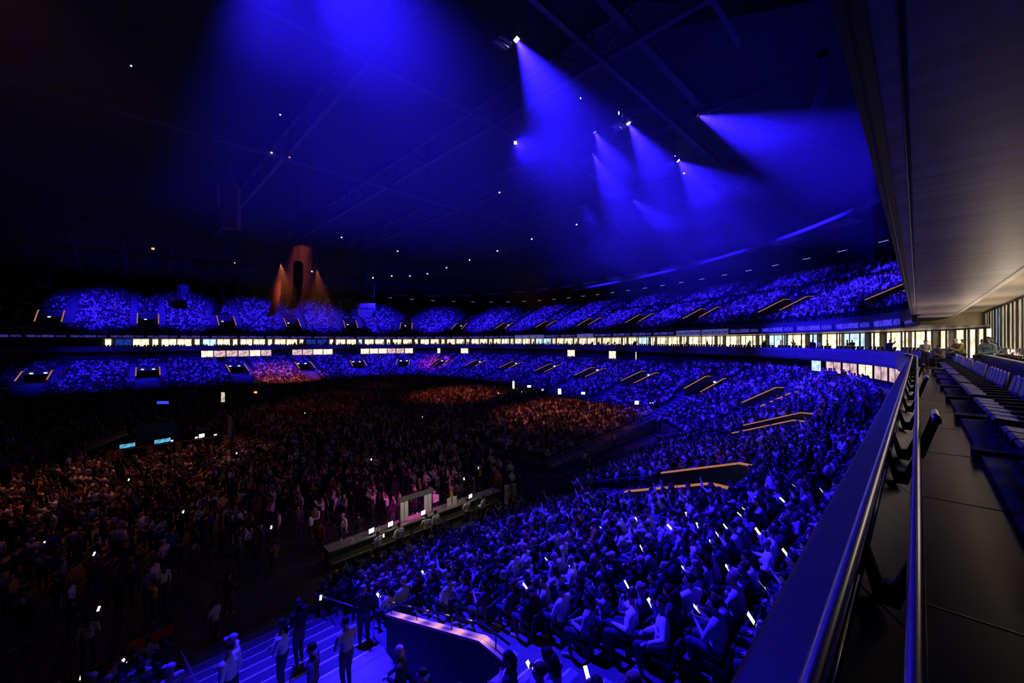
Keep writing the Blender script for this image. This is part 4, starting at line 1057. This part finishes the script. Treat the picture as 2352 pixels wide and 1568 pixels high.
STAFF = [(9.0, 18.55, 0.3, 5, None), (10.15, 18.6, 0.1, 6, None), (11.7, 18.5, -0.3, 1, None), (12.35, 18.6, 0.2, 0, None), (14.6, 18.7, 0.1, 4, None), (15.6, 18.4, 0.5, 1, None)]
for n_, (x, y, r, i, _) in enumerate(STAFF):
    person(STAND_NEAR, i, (x, y, 0), r, 4, 'short', 'bar worker in a white shirt behind the counter, %s from the near end' % ordinal(n_ + 1), 'bar staff', 1.0, (0.8, 0.78, 0.74))
for k, (px, py) in enumerate(((290, 1478), (150, 1557))):
    p = at_z(px, py, 0.8); o = empty('orange_panel', (p.x, p.y, 0), 0.1); tag(o, 'bright orange-red barrier board on the dark floor, %s one' % ('upper' if k == 0 else 'lower'), 'board', 'orange boards at the stand foot')
    for q_ in (0, 0.62): build(MB().box(q_, q_ + 0.58, -0.02, 0.02, 0.45, 0.82), 'board', 'orange_board', o)
    for q_ in (0.05, 1.1): build(MB().box(q_, q_ + 0.05, -0.15, 0.15, 0, 0.45), 'foot', 'steel_black', o)

# ------------------------------------------------------------------ mixing position and small floor lamps
o = empty('mixing_position', (-1, 48, 0)); tag(o, 'mixing position with green roof sheets and lit screens amid the crowd', 'mixing position')
build(MB().box(0, 10, 0, 7, 0, 0.5), 'deck', 'deck_grey', o)
build(MB().prism([(0, 1.6), (2.6, 2.6), (2.6, 2.55), (0, 1.55)], (1, 0, 0), (0, 0, 1), (0, 1, 0), 3.4, (-1.2, 1.2, 0.2)), 'roof_sheet', 'tent_green', o)
build(MB().box(2.0, 5.2, 4.6, 4.7, 1.4, 3.0), 'back_sheet', 'tent_green', o)
build(MB().box(8.9, 9.0, 0.3, 2.6, 0.5, 3.4), 'end_board', 'tent_grey', o)
for (x, y) in ((0, 0), (0, 7), (4.5, 0), (9, 0), (4.5, 7), (9, 7)): build(MB().tube([(x, y, 0), (x, y, 2.6)], 0.05, 6), 'post', 'steel_black', o)
for x in (1.2, 3.2, 5.2, 7.0): build(MB().box(x, x + 1.5, 1.4, 2.2, 0.5, 1.4).box(x, x + 1.5, 1.3, 1.5, 1.4, 1.52), 'desk', 'speaker_black', o)
for i, (x, m_, w) in enumerate(((0.9, 'screen_cyan', 1.1), (3.2, 'screen_cyan', 1.3), (6.5, 'screen_white', 0.5), (6.2, 'lamp_warm', 0.25), (4.4, 'lamp_warm', 0.2), (7.7, 'screen_white', 0.3))):
    t = empty('monitor_screen', (-1 + x, 49.7 + 0.05 * i, 1.52), 0.3); tag(t, ('wide cyan monitor' if w > 1 else 'small bright monitor') + ' on the mixing desks, %s from their left end' % ordinal(i + 1), 'screen', 'screens at the mixing position')
    build(MB().box(0, w, 0, 0.05, 0.0, 0.42 if w > 0.4 else 0.18), 'case', 'speaker_black', t); build(MB().box(0.02, w - 0.02, -0.012, -0.002, 0.03, 0.38 if w > 0.4 else 0.15), 'screen', m_, t)
def sign_stand(px, py, z, w, h, m_, lab, cat='lamp', name='floor_lamp'):
    p = at_z(px, py, z); o = empty(name, (p.x, p.y, 0), YAW - PI / 2); tag(o, lab, cat)
    build(MB().tube([(0, 0, 0), (0, 0, z)], 0.04, 6), 'pole', 'steel_black', o); build(MB().box(-0.25, 0.25, -0.25, 0.25, 0, 0.04), 'base', 'steel_black', o)
    build(MB().box(-w / 2 - 0.03, w / 2 + 0.03, -0.02, 0.08, z - h / 2 - 0.03, z + h / 2 + 0.03), 'housing', 'speaker_black', o)
    build(MB().box(-w / 2, w / 2, -0.04, -0.02, z - h / 2, z + h / 2), 'light_face', m_, o); return o
sign_stand(374, 923, 2.2, 1.7, 0.42, 'screen_blue', 'bright blue lit display board above the floor crowd', 'display', 'display_board')
sign_stand(512, 911, 2.6, 0.55, 1.5, 'notice_glow', 'pale lit banner on a pole beside the far stand', 'banner', 'lit_banner')
sign_stand(587, 900, 2.2, 0.5, 0.3, 'lens_orange', 'small orange lamp among the far crowd')
for (px, py, z, w, h, m_, lab) in ((1215, 888, 3.2, 0.6, 0.35, 'lamp_green_white', 'greenish white work lamp on a pole behind the platforms'), (1285, 900, 2.6, 0.5, 0.9, 'lamp_warm', 'warm upright work lamp behind the near platform'),
                                  (1339, 904, 2.4, 0.6, 0.35, 'lamp_green_white', 'second greenish work lamp near the stand foot'), (1179, 886, 3.0, 0.3, 1.6, 'lamp_warm', 'tall thin lit post behind the middle platform'),
                                  (1203, 902, 2.0, 0.9, 0.4, 'lamp_warm', 'bright kiosk light behind the platforms'), (1144, 908, 1.8, 0.15, 0.8, 'lamp_warm', 'thin lit upright at the kiosk left of the platforms'),
                                  (1462, 926, 2.2, 0.55, 0.5, 'lamp_warm', 'square lit doorway sign at the stand foot'), (1496, 929, 2.0, 0.55, 0.3, 'lamp_warm', 'low lit sign beside the square one at the stand foot'),
                                  (1246, 896, 2.4, 0.4, 0.35, 'window_glow_pink', 'dim pale notice behind the near platform')):
    sign_stand(px, py, z, w, h, m_, lab)
KP = at_z(1625, 992, 1.2)
kk = empty('kiosk_trolley', (KP.x, KP.y, 0), 0.3); tag(kk, 'small lit drinks trolley at the foot of the near stand', 'trolley')
build(MB().box(-0.7, 0.7, -0.4, 0.4, 0.2, 1.0), 'cabinet', 'bar_metal', kk); build(MB().box(-0.75, 0.75, -0.45, 0.45, 1.0, 1.05), 'top', 'bar_metal', kk)
for x in (-0.6, 0.6): build(MB().tube([(x, 0.35, 1.05), (x, 0.35, 2.1)], 0.03, 6), 'post', 'steel_black', kk)
for x in (-0.35, 0.3): build(MB().box(x - 0.13, x + 0.13, -0.1, 0.1, 1.1, 1.3), 'lamp', 'screen_white', kk)
for x in (-0.5, 0.5): build(MB().tube([(x, -0.42, 0.12), (x, -0.36, 0.12)], 0.12, 10), 'wheel', 'steel_black', kk)

# ------------------------------------------------------------------ hung loudspeaker arrays, banner
def line_array(px, py_top, py_bot, d, n, m_, lab, bend=0.5, w=1.3):
    a = at_depth(px, py_top, d); b = at_depth(px, py_bot, d); H = a.z - b.z; h = H / n
    o = empty('line_array', (a.x, a.y, a.z), YAW + 0.25); tag(o, lab, 'loudspeaker', 'hung loudspeaker arrays')
    z = 0.0; y = 0.0
    for i in range(n):
        th = bend * (i / n) ** 1.6
        mt = Matrix.Translation((0, y, z)) @ Matrix.Rotation(-th, 4, 'X')
        q_ = MB().box(-w / 2, w / 2, -0.62, 0.62, -h * 0.96, 0, 0, mt).box(-w / 2 + 0.08, w / 2 - 0.08, 0.62, 0.70, -h * 0.85, -h * 0.1, 0, mt)
        build(q_, 'cabinet', m_, o); z -= h * math.cos(th); y += h * math.sin(th) * 1.0
    build(MB().box(-w / 2, w / 2, -0.5, 0.5, 0.05, 0.25), 'fly_frame', m_, o)
    for x in (-w / 2 + 0.1, w / 2 - 0.1): build(MB().tube([(x, 0, 0.2), (x, 0, 39.8 - a.z)], 0.04, 5), 'chain', 'speaker_lit_red' if m_ == 'speaker_lit_red' else 'steel_black', o)
    return o
line_array(505, 655, 723, 98, 14, 'speaker_black', 'black curved loudspeaker array hanging leftmost over the far stand', 0.45, 1.6)
line_array(686, 604, 710, 72, 14, 'speaker_black', 'tallest black loudspeaker array beside the red glow', 0.45, 1.3)
line_array(637, 640, 728, 84, 16, 'speaker_lit_red', 'slim red-lit loudspeaker array between the two black ones', 0.55, 0.8)
line_array(533, 430, 525, 38, 8, 'speaker_lit_red', 'broad dim red-lit loudspeaker array high on the left', 0.0, 0.9)
line_array(487, 425, 470, 40, 5, 'speaker_lit_red', 'narrow dim red-lit loudspeaker array hung high beside the broad one', 0.0, 0.7)
for (px, py, d, lab) in ((98, 628, 85, 'boxy black loudspeaker cluster hung far left under the roof'), (796, 684, 105, 'small black loudspeaker cluster near the white banner'), (422, 654, 105, 'small black loudspeaker cluster hung over the far stand')):
    p = at_depth(px, py, d); o = empty('speaker_cluster', p); tag(o, lab, 'loudspeaker')
    for k in range(3):
        for z in range(2): build(MB().box(-0.6 + 0.02, 0.58, -0.4, 0.4, -1.25 - 1.3 * z, -1.3 * z, 0, Matrix.Rotation(2.1 * k, 4, 'Z') @ Matrix.Translation((0, 0.75, 0))), 'cabinet', 'speaker_black', o)
    build(MB().tube([(0, 0, 0), (0, 0, 39.8 - p.z)], 0.06, 5), 'hanger', 'steel_black', o)
p = at_depth(840, 712, 128); o = empty('hanging_banner', p, YAW - PI / 2); tag(o, 'white hanging banner with dark lettering at the far corner', 'banner')
build(MB().box(-3.1, 3.1, 0, 0.06, -2.2, 2.2), 'sheet', 'sign_panel_white', o)
link('lettering', text_mesh('Westfield', 1.45, 0.02, 0.95, 0.0, 'letters_black'), o, (0, -0.03, 0.5), (PI / 2, 0, 0))
link('small_lettering', text_mesh('LES 4 TEMPS', 0.75, 0.0, 0.95, 0.0, 'crate_grey'), o, (0, -0.03, -1.0), (PI / 2, 0, 0))
for x in (-2.8, 2.8): build(MB().tube([(x, 0, 2.2), (x, 0, 12)], 0.04, 5), 'cable', 'steel_black', o)

# ------------------------------------------------------------------ roof steel
def truss(a, b, depth, n, name, label, w=0.35):
    a, b = Vector(a), Vector(b); o = empty(name, a); tag(o, label, 'truss', 'roof trusses'); up = Vector((0, 0, depth))
    L = b - a
    build(MB().bar((0, 0, 0), L, w, w), 'bottom_chord', 'roof_steel', o); build(MB().bar(up, L + up, w, w), 'top_chord', 'roof_steel', o)
    for i in range(n):
        p0 = L * (i / n); p1 = L * ((i + 0.5) / n) + up; p2 = L * ((i + 1) / n)
        build(MB().bar(p0, p1, w * 0.55, w * 0.55).bar(p1, p2, w * 0.55, w * 0.55), 'brace', 'roof_steel', o)
        build(MB().bar(p0, p0 + up, w * 0.45, w * 0.45), 'strut', 'roof_steel', o)
    return o
for k, u in enumerate((16, 31, 46, 61, 76, 91)):
    truss((u, -16, 36.3), (u, 150, 36.3), 3.2, 18, 'roof_truss', 'cross roof truss, %s from the camera end' % ordinal(k + 1), 0.5)
for k, (v, z) in enumerate(((11, 37.5), (16.7, 37.0), (19.2, 35.6), (34, 36.0), (60, 36.0))):
    q_ = MB().bar((-20, v, z), (105, v, z), 0.7 if v == 16.7 else 0.45, 0.6)
    tag(build(q_, 'trim_%d' % (10 + k), 'roof_steel'), 'long steel roof beam above the near stand', kind='structure')
for k, sv in enumerate(np.arange(S_UP0 + 4, SMAX - 4, 8.2)):
    a, b = pos(sv, 22, 26.3), pos(sv, -6, 34.2); px, py, d = proj(*pos(sv, 8, 30))
    if d > 3 and -200 < px < 2150: truss(a, b, 1.6, 7, 'roof_truss', 'sloping truss over the upper stand, %s from the near corner' % ordinal(k + 1), 0.3)
tag(strip('trim_20', [(3.0, 24.4), (3.0, 24.8), (2.6, 25.0), (2.2, 24.8), (2.2, 24.4), (3.0, 24.4)], 'roof_steel', S_UP0 + 10, S_UP0 + 85, 2.0), 'metal duct curving under the stand roof', kind='structure')
tag(strip('trim_21', [(-4, 31.2), (-4, 31.7), (-4.6, 31.7), (-4.6, 31.2), (-4, 31.2)], 'roof_deck', S_UP0, SMAX - 4, 2.0), 'steel edge beam of the stand roof', kind='structure')
for k, sv in enumerate(np.arange(S_UP0 + 6, SMAX - 10, 8.2)):
    px, py, d = proj(*pos(sv + 4, 16, 28))
    if not (800 < px < 2100): continue
    o = empty('roof_skylight'); o.matrix_world = frame_at(sv + 4.1); tag(o, 'bluish roof panel strip between trusses, %s from the near corner' % ordinal(k + 1), 'roof panel', 'roof panels over the end stand')
    for i in range(6):
        x = -2.6 + 0.9 * i; build(MB().box(x, x + 0.75, -0.9, 0.9, -0.05, 0.05, 0, Matrix.Translation((0, -17, 28.6)) @ Matrix.Rotation(0.26, 4, 'X')), 'panel', 'sign_panel_white', o)
# dim strip lights at the back of the upper stand
for k, sv in enumerate(np.arange(S_UP0 + 2, SMAX - 6, 5.0)):
    p = pos(sv, 20.6, up_z(sv) + 3.0); px, py, d = proj(*p)
    if 300 < px < 2080 and d > 3:
        o = empty('strip_light', p, ang(sv)); tag(o, 'dim strip light behind the upper stand, %s from the near corner' % ordinal(k + 1), 'lamp', 'strip lights behind the upper stand')
        build(MB().box(-0.75, 0.75, -0.06, 0.06, 0, 0.12), 'housing', 'steel_black', o); build(MB().box(-0.7, 0.7, 0.06, 0.08, 0.02, 0.10), 'tube', 'strip_dim', o)

# small white work lights on the roof steel
BULBS = [(303, 150), (645, 263), (625, 350), (1070, 483), (1148, 443), (1335, 227), (1325, 517), (1222, 550), (785, 545), (914, 577), (1143, 577), (66, 528), (277, 555), (314, 574), (589, 595), (446, 575), (83, 578), (857, 638),
         (900, 634), (942, 634), (982, 629), (1026, 615), (1079, 598), (717, 623), (1572, 400), (1750, 388), (240, 633), (1668, 430)]
for k, (px, py) in enumerate(BULBS):
    d = min(F * 25.0 / (785 - py), 118.0); p = at_depth(px, py, d)
    o = empty('work_light', p); r = 0.0022 * d ** 0.9
    tag(o, 'tiny white work light on the dark roof, %s of a scattered row' % ordinal(k + 1), 'lamp', 'work lights under the roof')
    build(MB().ball((0, 0, 0), r * 1.3, r * 1.3, r, 8, 6), 'bulb', 'bulb_white', o); build(MB().tube([(0, 0, r * 0.8), (0, 0, r * 0.9 + 0.15)], [r * 1.4, 0.03], 8), 'cap', 'steel_black', o)
    build(MB().tube([(0, 0, r), (0, 0, max(0.5, 40.0 - p.z))], 0.012, 4), 'cable', 'steel_black', o)

# ------------------------------------------------------------------ lamps that light the arena
def fixture(loc, target, power, color, angle, label, lens='lens_blue', size=0.45, blend=1.0, gantry=False, group='stage lamps under the roof', src=0.12, hood=0.35):
    loc = Vector(loc); o = empty('stage_lamp', loc); tag(o, label, 'stage lamp', group)
    q_ = (Vector(target) - loc).to_track_quat('-Z', 'Y').to_matrix().to_4x4(); h = size / 2
    hd_ = MB().box(-h, h, -h, h, 0.04, size * 0.5)
    for (a0, a1, b0, b1) in ((-h, -h + 0.03, -h, h), (h - 0.03, h, -h, h), (-h, h, -h, -h + 0.03), (-h, h, h - 0.03, h)): hd_.box(a0, a1, b0, b1, -hood, 0.04)
    build(hd_.box(-h * 0.6, h * 0.6, -h * 0.6, h * 0.6, size * 0.5, size * 0.8), 'lamp_body', 'steel_black', o).matrix_local = q_
    build(MB().box(-h * 0.85, h * 0.85, -h * 0.85, h * 0.85, -0.01, 0.02), 'lens', lens, o).matrix_local = q_
    build(MB().box(-h - 0.05, -h - 0.01, -0.04, 0.04, 0, size * 1.2).box(h + 0.01, h + 0.05, -0.04, 0.04, 0, size * 1.2).box(-h - 0.05, h + 0.05, -0.04, 0.04, size * 1.2, size * 1.2 + 0.05), 'yoke', 'steel_black', o)
    build(MB().tube([(0, 0, size * 1.2), (0, 0, max(size * 1.3, 36.3 - loc.z))], 0.03, 6), 'hanger', 'roof_steel', o)
    if gantry:
        for (y, z) in ((0.1, -0.62), (0.5, -0.72), (0.9, -0.62)): build(MB().box(-1.75, -0.45, y - 0.14, y + 0.14, z, z + 0.08), 'gantry_plank', 'duct_metal', o)
        build(MB().bar((-0.5, 0.4, 1.2), (-0.5, 0.5, -0.7), 0.06, 0.06).bar((-1.7, 0.4, 1.2), (-1.7, 0.5, -0.7), 0.06, 0.06), 'gantry_hanger', 'roof_steel', o)
    dirv = (Vector(target) - loc).normalized()
    l = bpy.data.lights.new('lamp_light', 'SPOT'); l.energy = power; l.color = color; l.spot_size = math.radians(angle); l.spot_blend = blend; l.shadow_soft_size = src
    lo = bpy.data.objects.new('lamp_light', l); COL.objects.link(lo); lo.parent = o
    lo.matrix_local = Matrix.Translation(dirv * (hood + 0.08)) @ q_
    return o
RIGZ, RIGV = 35.0, 22.3
near_rig = [(7, 'first'), (22.5, 'second'), (40, 'third'), (53, 'fourth'), (67.5, 'fifth')]
for i, (u, nm) in enumerate(near_rig):
    pw = 230000
    fixture((u, RIGV, RIGZ), (u + 3.0, 6.5, 3.5), pw * (1.3 if u < 10 else 1.0), BLUE, 34 if u < 10 else 40, 'bright blue flood lamp over the near stand, %s along the gantry' % nm, gantry=True, hood=0.02)
fixture((5.5, 24, RIGZ), (3.2, 10.0, 2.0), 200000, BLUE, 22, 'added blue flood lamp feeding the big beam above the near entrance stairs', gantry=True, hood=0.02)  # extra lamp, added to strengthen the wide blue beam
for i, (u, nm) in enumerate(((40.5, 'third'), (55, 'fourth'))):
    fixture((u - 1.5, RIGV + 0.6, RIGZ + 1.0), (u + 10, -14, 30), 5000, BLUE, 20, 'small blue lamp aimed sideways beside the %s flood lamp' % nm, size=0.3, hood=0.0)
nst = 0
for k in range(2, len(VOM) - 1):
    sm = (VOM[k] + VOM[k + 1]) / 2; px, py, d = proj(*pos(sm, 5, 16))
    if not (-250 < px < 2250) or d < 5: continue
    nst += 1
    if sm > S_UP0 + 5:
        fixture(pos(sm, -14, 33.0), pos(sm, 9, 18.0), 150000 * (1.8 if sm < S0 + 75 else 1.0), BLUE, 44, 'blue lamp lighting the upper stand, %s around from the near corner' % ordinal(nst), size=0.4)
    fixture(pos(sm, -24, 34.0), pos(sm, -9, 3.0), 130000, BLUE, 46, 'blue lamp lighting the lower stand, %s around from the near corner' % ordinal(nst), size=0.4)
fixture(at_depth(645, 603, 70), (18, 60, 0), 9000, ORANGE, 40, 'orange lamp with a visible beam beside the tall loudspeaker array', 'lens_orange', 0.3)
fixture(at_depth(728, 615, 84), (26, 70, 0), 7000, ORANGE, 34, 'small orange lamp right of the tall loudspeaker array', 'lens_orange', 0.3)
fixture(at_depth(804, 627, 95), (40, 80, 0), 6000, RED, 20, 'faint red lamp far under the roof', 'lens_orange', 0.3)
fixture(at_depth(352, 569, 75), (3, 45, 0), 2500, ORANGE, 40, 'orange lamp stack high above the mixing position', 'lens_orange', 0.5)
fixture(at_depth(540, 602, 75), (-4, 34, 0), 2000, ORANGE, 36, 'small orange lamp left of the loudspeaker arrays', 'lens_orange', 0.3)
# red and orange show lights on the floor crowd (lamps above the frame)
fixture((16, 58, 35.5), (1, 40, 0), 36000, (1, 0.24, 0.10), 30, 'warm show lamp above the near floor crowd', 'lens_orange', 0.4)
fixture((30, 45, 35.5), (40, 31, 1), 32000, (1, 0.20, 0.10), 32, 'red show lamp over the railed seating platform', 'lens_orange', 0.4)
fixture((32, 50, 35.5), (41, 56, 1), 24000, (1, 0.16, 0.08), 32, 'red show lamp over the middle seating platform', 'lens_orange', 0.4)
fixture((25, 80, 35.5), (30, 113, 2.5), 90000, (1, 0.14, 0.08), 26, 'red show lamp on the far lower stand', 'lens_orange', 0.4)
fixture((50, 85, 35.5), (72, 108, 3), 60000, MAGENTA, 18, 'magenta show lamp on the far corner stand', 'lens_orange', 0.4)
fixture((-10, 30, 35.5), (10, 36, 0), 1500, (1, 0.45, 0.40), 60, 'dim warm lamp over the open floor', 'lens_orange', 0.4)
bp_ = at_depth(840, 712, 128)
fixture((bp_.x - 14, bp_.y - 16, 33), bp_, 26000, BLUE, 13, 'narrow blue lamp aimed at the white corner banner', size=0.3, blend=0.4)
pm = area('bar_magenta_light', (11.8, BV + 0.34, 2.12), (11.8, BV + 2.5, 1.2), 60, MAGENTA, 1.4, 0.1)
bw = area('bar_warm_light', (12, BV - 0.8, 3.2), (12, BV, 0.8), 40, (1.0, 0.85, 0.6), 8, 0.2)
sv = VOM[0]; fm = frame_at(sv); y0 = 1 + VJ0 * (low_w(sv) - 1) / NLOW; y1 = 1 + (VJ1 + 1) * (low_w(sv) - 1) / NLOW
for k in range(5):                               # added fill lights that brighten the near coping from above
    f = 0.22 + 0.17 * k; y = y0 + (y1 - y0) * f; z = low_row(sv, VJ0)[1] + 0.75 + (low_row(sv, VJ1)[1] - low_row(sv, VJ0)[1] - 0.03) * (f - 0.18) / 0.82
    a_ = fm @ Vector((HV + 0.07, y, z + 0.32)); b_ = fm @ Vector((HV + 0.07, y, z))
    area('coping_fill', a_, b_, 1.8, (1.0, 0.62, 0.30), 0.03, 0.6)
# lounge ceiling lights behind the balcony rows
for k in range(4):
    area('lounge_downlight', (14 + 7 * k, -2.8, 12.9), (14 + 7 * k, -2.7, 9), 40, (1.0, 0.80, 0.55), 3.0, 0.4)

# added fill strips that brighten the soffit, and an added blue lamp for the balcony
for k in range(3):
    o = empty('soffit_fill_strip', (21 + 6 * k, -3.30, 10.42)); tag(o, 'added linear fill light under the lounge glazing, %s along' % ordinal(k + 1), 'lamp', 'added fill lights under the lounge glazing')
    build(MB().box(-2.5, 2.5, -0.04, 0.04, -0.05, 0.0), 'housing', 'steel_black', o); build(MB().box(-2.45, 2.45, -0.03, 0.03, 0.0, 0.01), 'diffuser', 'notice_glow', o)
    area('soffit_fill', (21 + 6 * k, -3.24, 10.45), (21 + 6 * k - 1.5, -1.0, 12.9), 120, (1.0, 0.78, 0.55), 4.5, 0.1)
fixture((34, 34, 35.0), (12, -0.3, 10.0), 70000, BLUE, 30, 'added blue lamp aimed across at the near balcony seats', size=0.4)
# guests standing inside the lit boxes
gp, gr = [], []
for w_ in [o for o in COL.objects if o.name.startswith('window_') and o.parent is None]:
    if abs(w_.location.z) < 0.1 and w_.location.x > 36:
        px, py, d = proj(w_.location.x, w_.location.y, 10.7)
        for q_ in range(random.choice((0, 0, 1, 2))):
            gp.append(w_.matrix_basis @ Vector((random.uniform(-1.0, 1.0), random.uniform(-0.36, -0.22), 9.35))); gr.append(random.uniform(0, 6.28))
scatter('box_guests', STAND_FAR, gp, gr, [random.randrange(len(STAND_FAR)) for _ in gp], [1.0] * len(gp), 'small dark guests standing inside the lit boxes', 'guests')

# ------------------------------------------------------------------ people on the near balcony and at the entrance
BV_, BH, *_ = SEAT_NEAR[0]
person(SEAT_NEAR, 0, (26.6, -2.15, 9.76), 0.8, 3, 'short', 'man in a pale blue shirt seated in the second balcony row', None, 1.05, (0.45, 0.62, 0.66))
person(SEAT_NEAR, 1, (30.0, -1.55, 9.76), 0.7, 2, 'cap', 'person in an olive jacket leaning forward on the balcony', None, 1.05, (0.36, 0.30, 0.12))
person(STAND_NEAR, 1, (35.6, -0.35, 9.3), 1.3, 3, 'short', 'person in a pale shirt standing at the end of the walkway', None, 1.0, (0.62, 0.6, 0.62))
person(SEAT_NEAR, 2, (32.2, -2.75, 9.76), 0.6, 0, 'long', 'dark silhouetted person seated behind the man in the pale shirt', None, 1.05, (0.02, 0.02, 0.025))
person(SEAT_NEAR, 4, (18.5, -2.75, 9.9), 0.8, 0, 'short', 'person in a dark jacket and jeans seated high at the lounge glass', None, 1.1, (0.03, 0.05, 0.09))
person(SEAT_NEAR, 3, (33.0, -0.95, 9.42), 0.6, 1, 'short', 'person bent low in the front balcony row near the standing one', None, 1.0, (0.4, 0.34, 0.26))
# staff and visitors at the near entrance
def step_z(u, v): return low_row(S0 + u, max(VJ1 + 1, min(NLOW - 1, int((v - 0.25 - 1) / low_row(S0 + u, 0)[2]))))[1] + 0.03
ent = [((4.35, 7.9), 0.9, 1, None, (0.03, 0.03, 0.035), 'bald man in a dark jacket in the near entrance'), ((4.35, 7.0), 0.6, 0, 'short', (0.03, 0.03, 0.04), 'dark-haired person beside the bald man in the entrance'),
       ((2.74, 10.6), 0.9, 4, 'long', (0.62, 0.60, 0.62), 'long-haired person in a white top standing on the entrance stairs'), ((3.4, 11.6), 0.4, 1, 'long', (0.02, 0.02, 0.025), 'tall person in black on the entrance stairs'),
       ((3.85, 9.6), 0.2, 1, 'bun', (0.30, 0.28, 0.30), 'person in a loose grey top by the entrance landing'), ((1.9, 11.3), 1.2, 5, 'cap', (0.75, 0.74, 0.72), 'capped person in white at the stair handrail'),
       ((3.0, 9.3), 1.0, 6, 'short', (0.10, 0.10, 0.12), 'short-haired person in a dark top crossing the entrance landing'), ((1.7, 10.6), 0.7, 0, 'short', (0.70, 0.70, 0.72), 'short-haired person in white beside the capped one on the stairs'),
       ((4.9, 11.0), 2.6, 0, 'short', (0.02, 0.02, 0.03), 'person in black at the corner of the entrance landing')]
ent = [((u, v, step_z(u, v)), *r) for (u, v), *r in ent]
for loc, rz, i, h, col, lab in ent: person(STAND_NEAR, i, loc, rz, 0, h, lab, None, 1.02, col)
for k, (px, py, z) in enumerate(((735, 1372, 1.9), (225, 1396, 1.4), (100, 1245, 1.5), (262, 1192, 1.5), (270, 1191, 1.5), (420, 1174, 1.5), (622, 1210, 1.6), (215, 1270, 1.5), (1098, 1075, 1.5), (1065, 1100, 1.5), (880, 1230, 1.5), (295, 1100, 1.5), (543, 1040, 1.5), (852, 1055, 1.5), (970, 958, 1.5), (700, 948, 1.5))):
    p = at_z(px, py, z); phone(p, (0.7, 0.0, YAW - PI / 2 + PI + 0.3), 'lit phone above the dark floor crowd, %s of the scattered ones' % ordinal(k + 1), 'lit phones over the floor crowd', 1.0)

# ------------------------------------------------------------------ stage haze hanging under the roof
def haze_mat(name, dens):
    hm = bpy.data.materials.new(name); hm.use_nodes = True; nt = hm.node_tree
    for n_ in list(nt.nodes): nt.nodes.remove(n_)
    ho = nt.nodes.new('ShaderNodeOutputMaterial'); hv = nt.nodes.new('ShaderNodeVolumeScatter'); hv.inputs['Density'].default_value = dens; hv.inputs['Anisotropy'].default_value = 0.25
    hv.inputs['Color'].default_value = (1, 1, 1, 1); nt.links.new(hv.outputs[0], ho.inputs['Volume']); return hm
for (b_, dn, lab) in (((-14, 46, 2.5, 34, 15.0, 36.1), 0.0030, 'thin low haze under the roof above the near stand'), ((-14.2, 80, 2.3, 34.2, 22.5, 36.2), 0.0040, 'middle layer of haze showing the blue beams'),
                      ((-14.4, 80.2, 2.1, 34.4, 28.5, 36.25), 0.0050, 'denser haze drifting around the flood lamps')):
    hz = link('haze', MB().box(*b_).mesh('haze', haze_mat('stage_haze', dn))); tag(hz, lab, 'haze', 'layers of stage haze', 'stuff'); hz.display_type = 'WIRE'
hm = haze_mat('stage_haze', 0.008)
p = at_depth(690, 640, 76); h2 = link('haze', MB().box(p.x - 9, p.x + 12, p.y - 9, p.y + 12, 14.2, 30.0).mesh('haze', hm))
tag(h2, 'small drift of haze around the orange-lit loudspeaker array', 'haze', None, 'stuff')
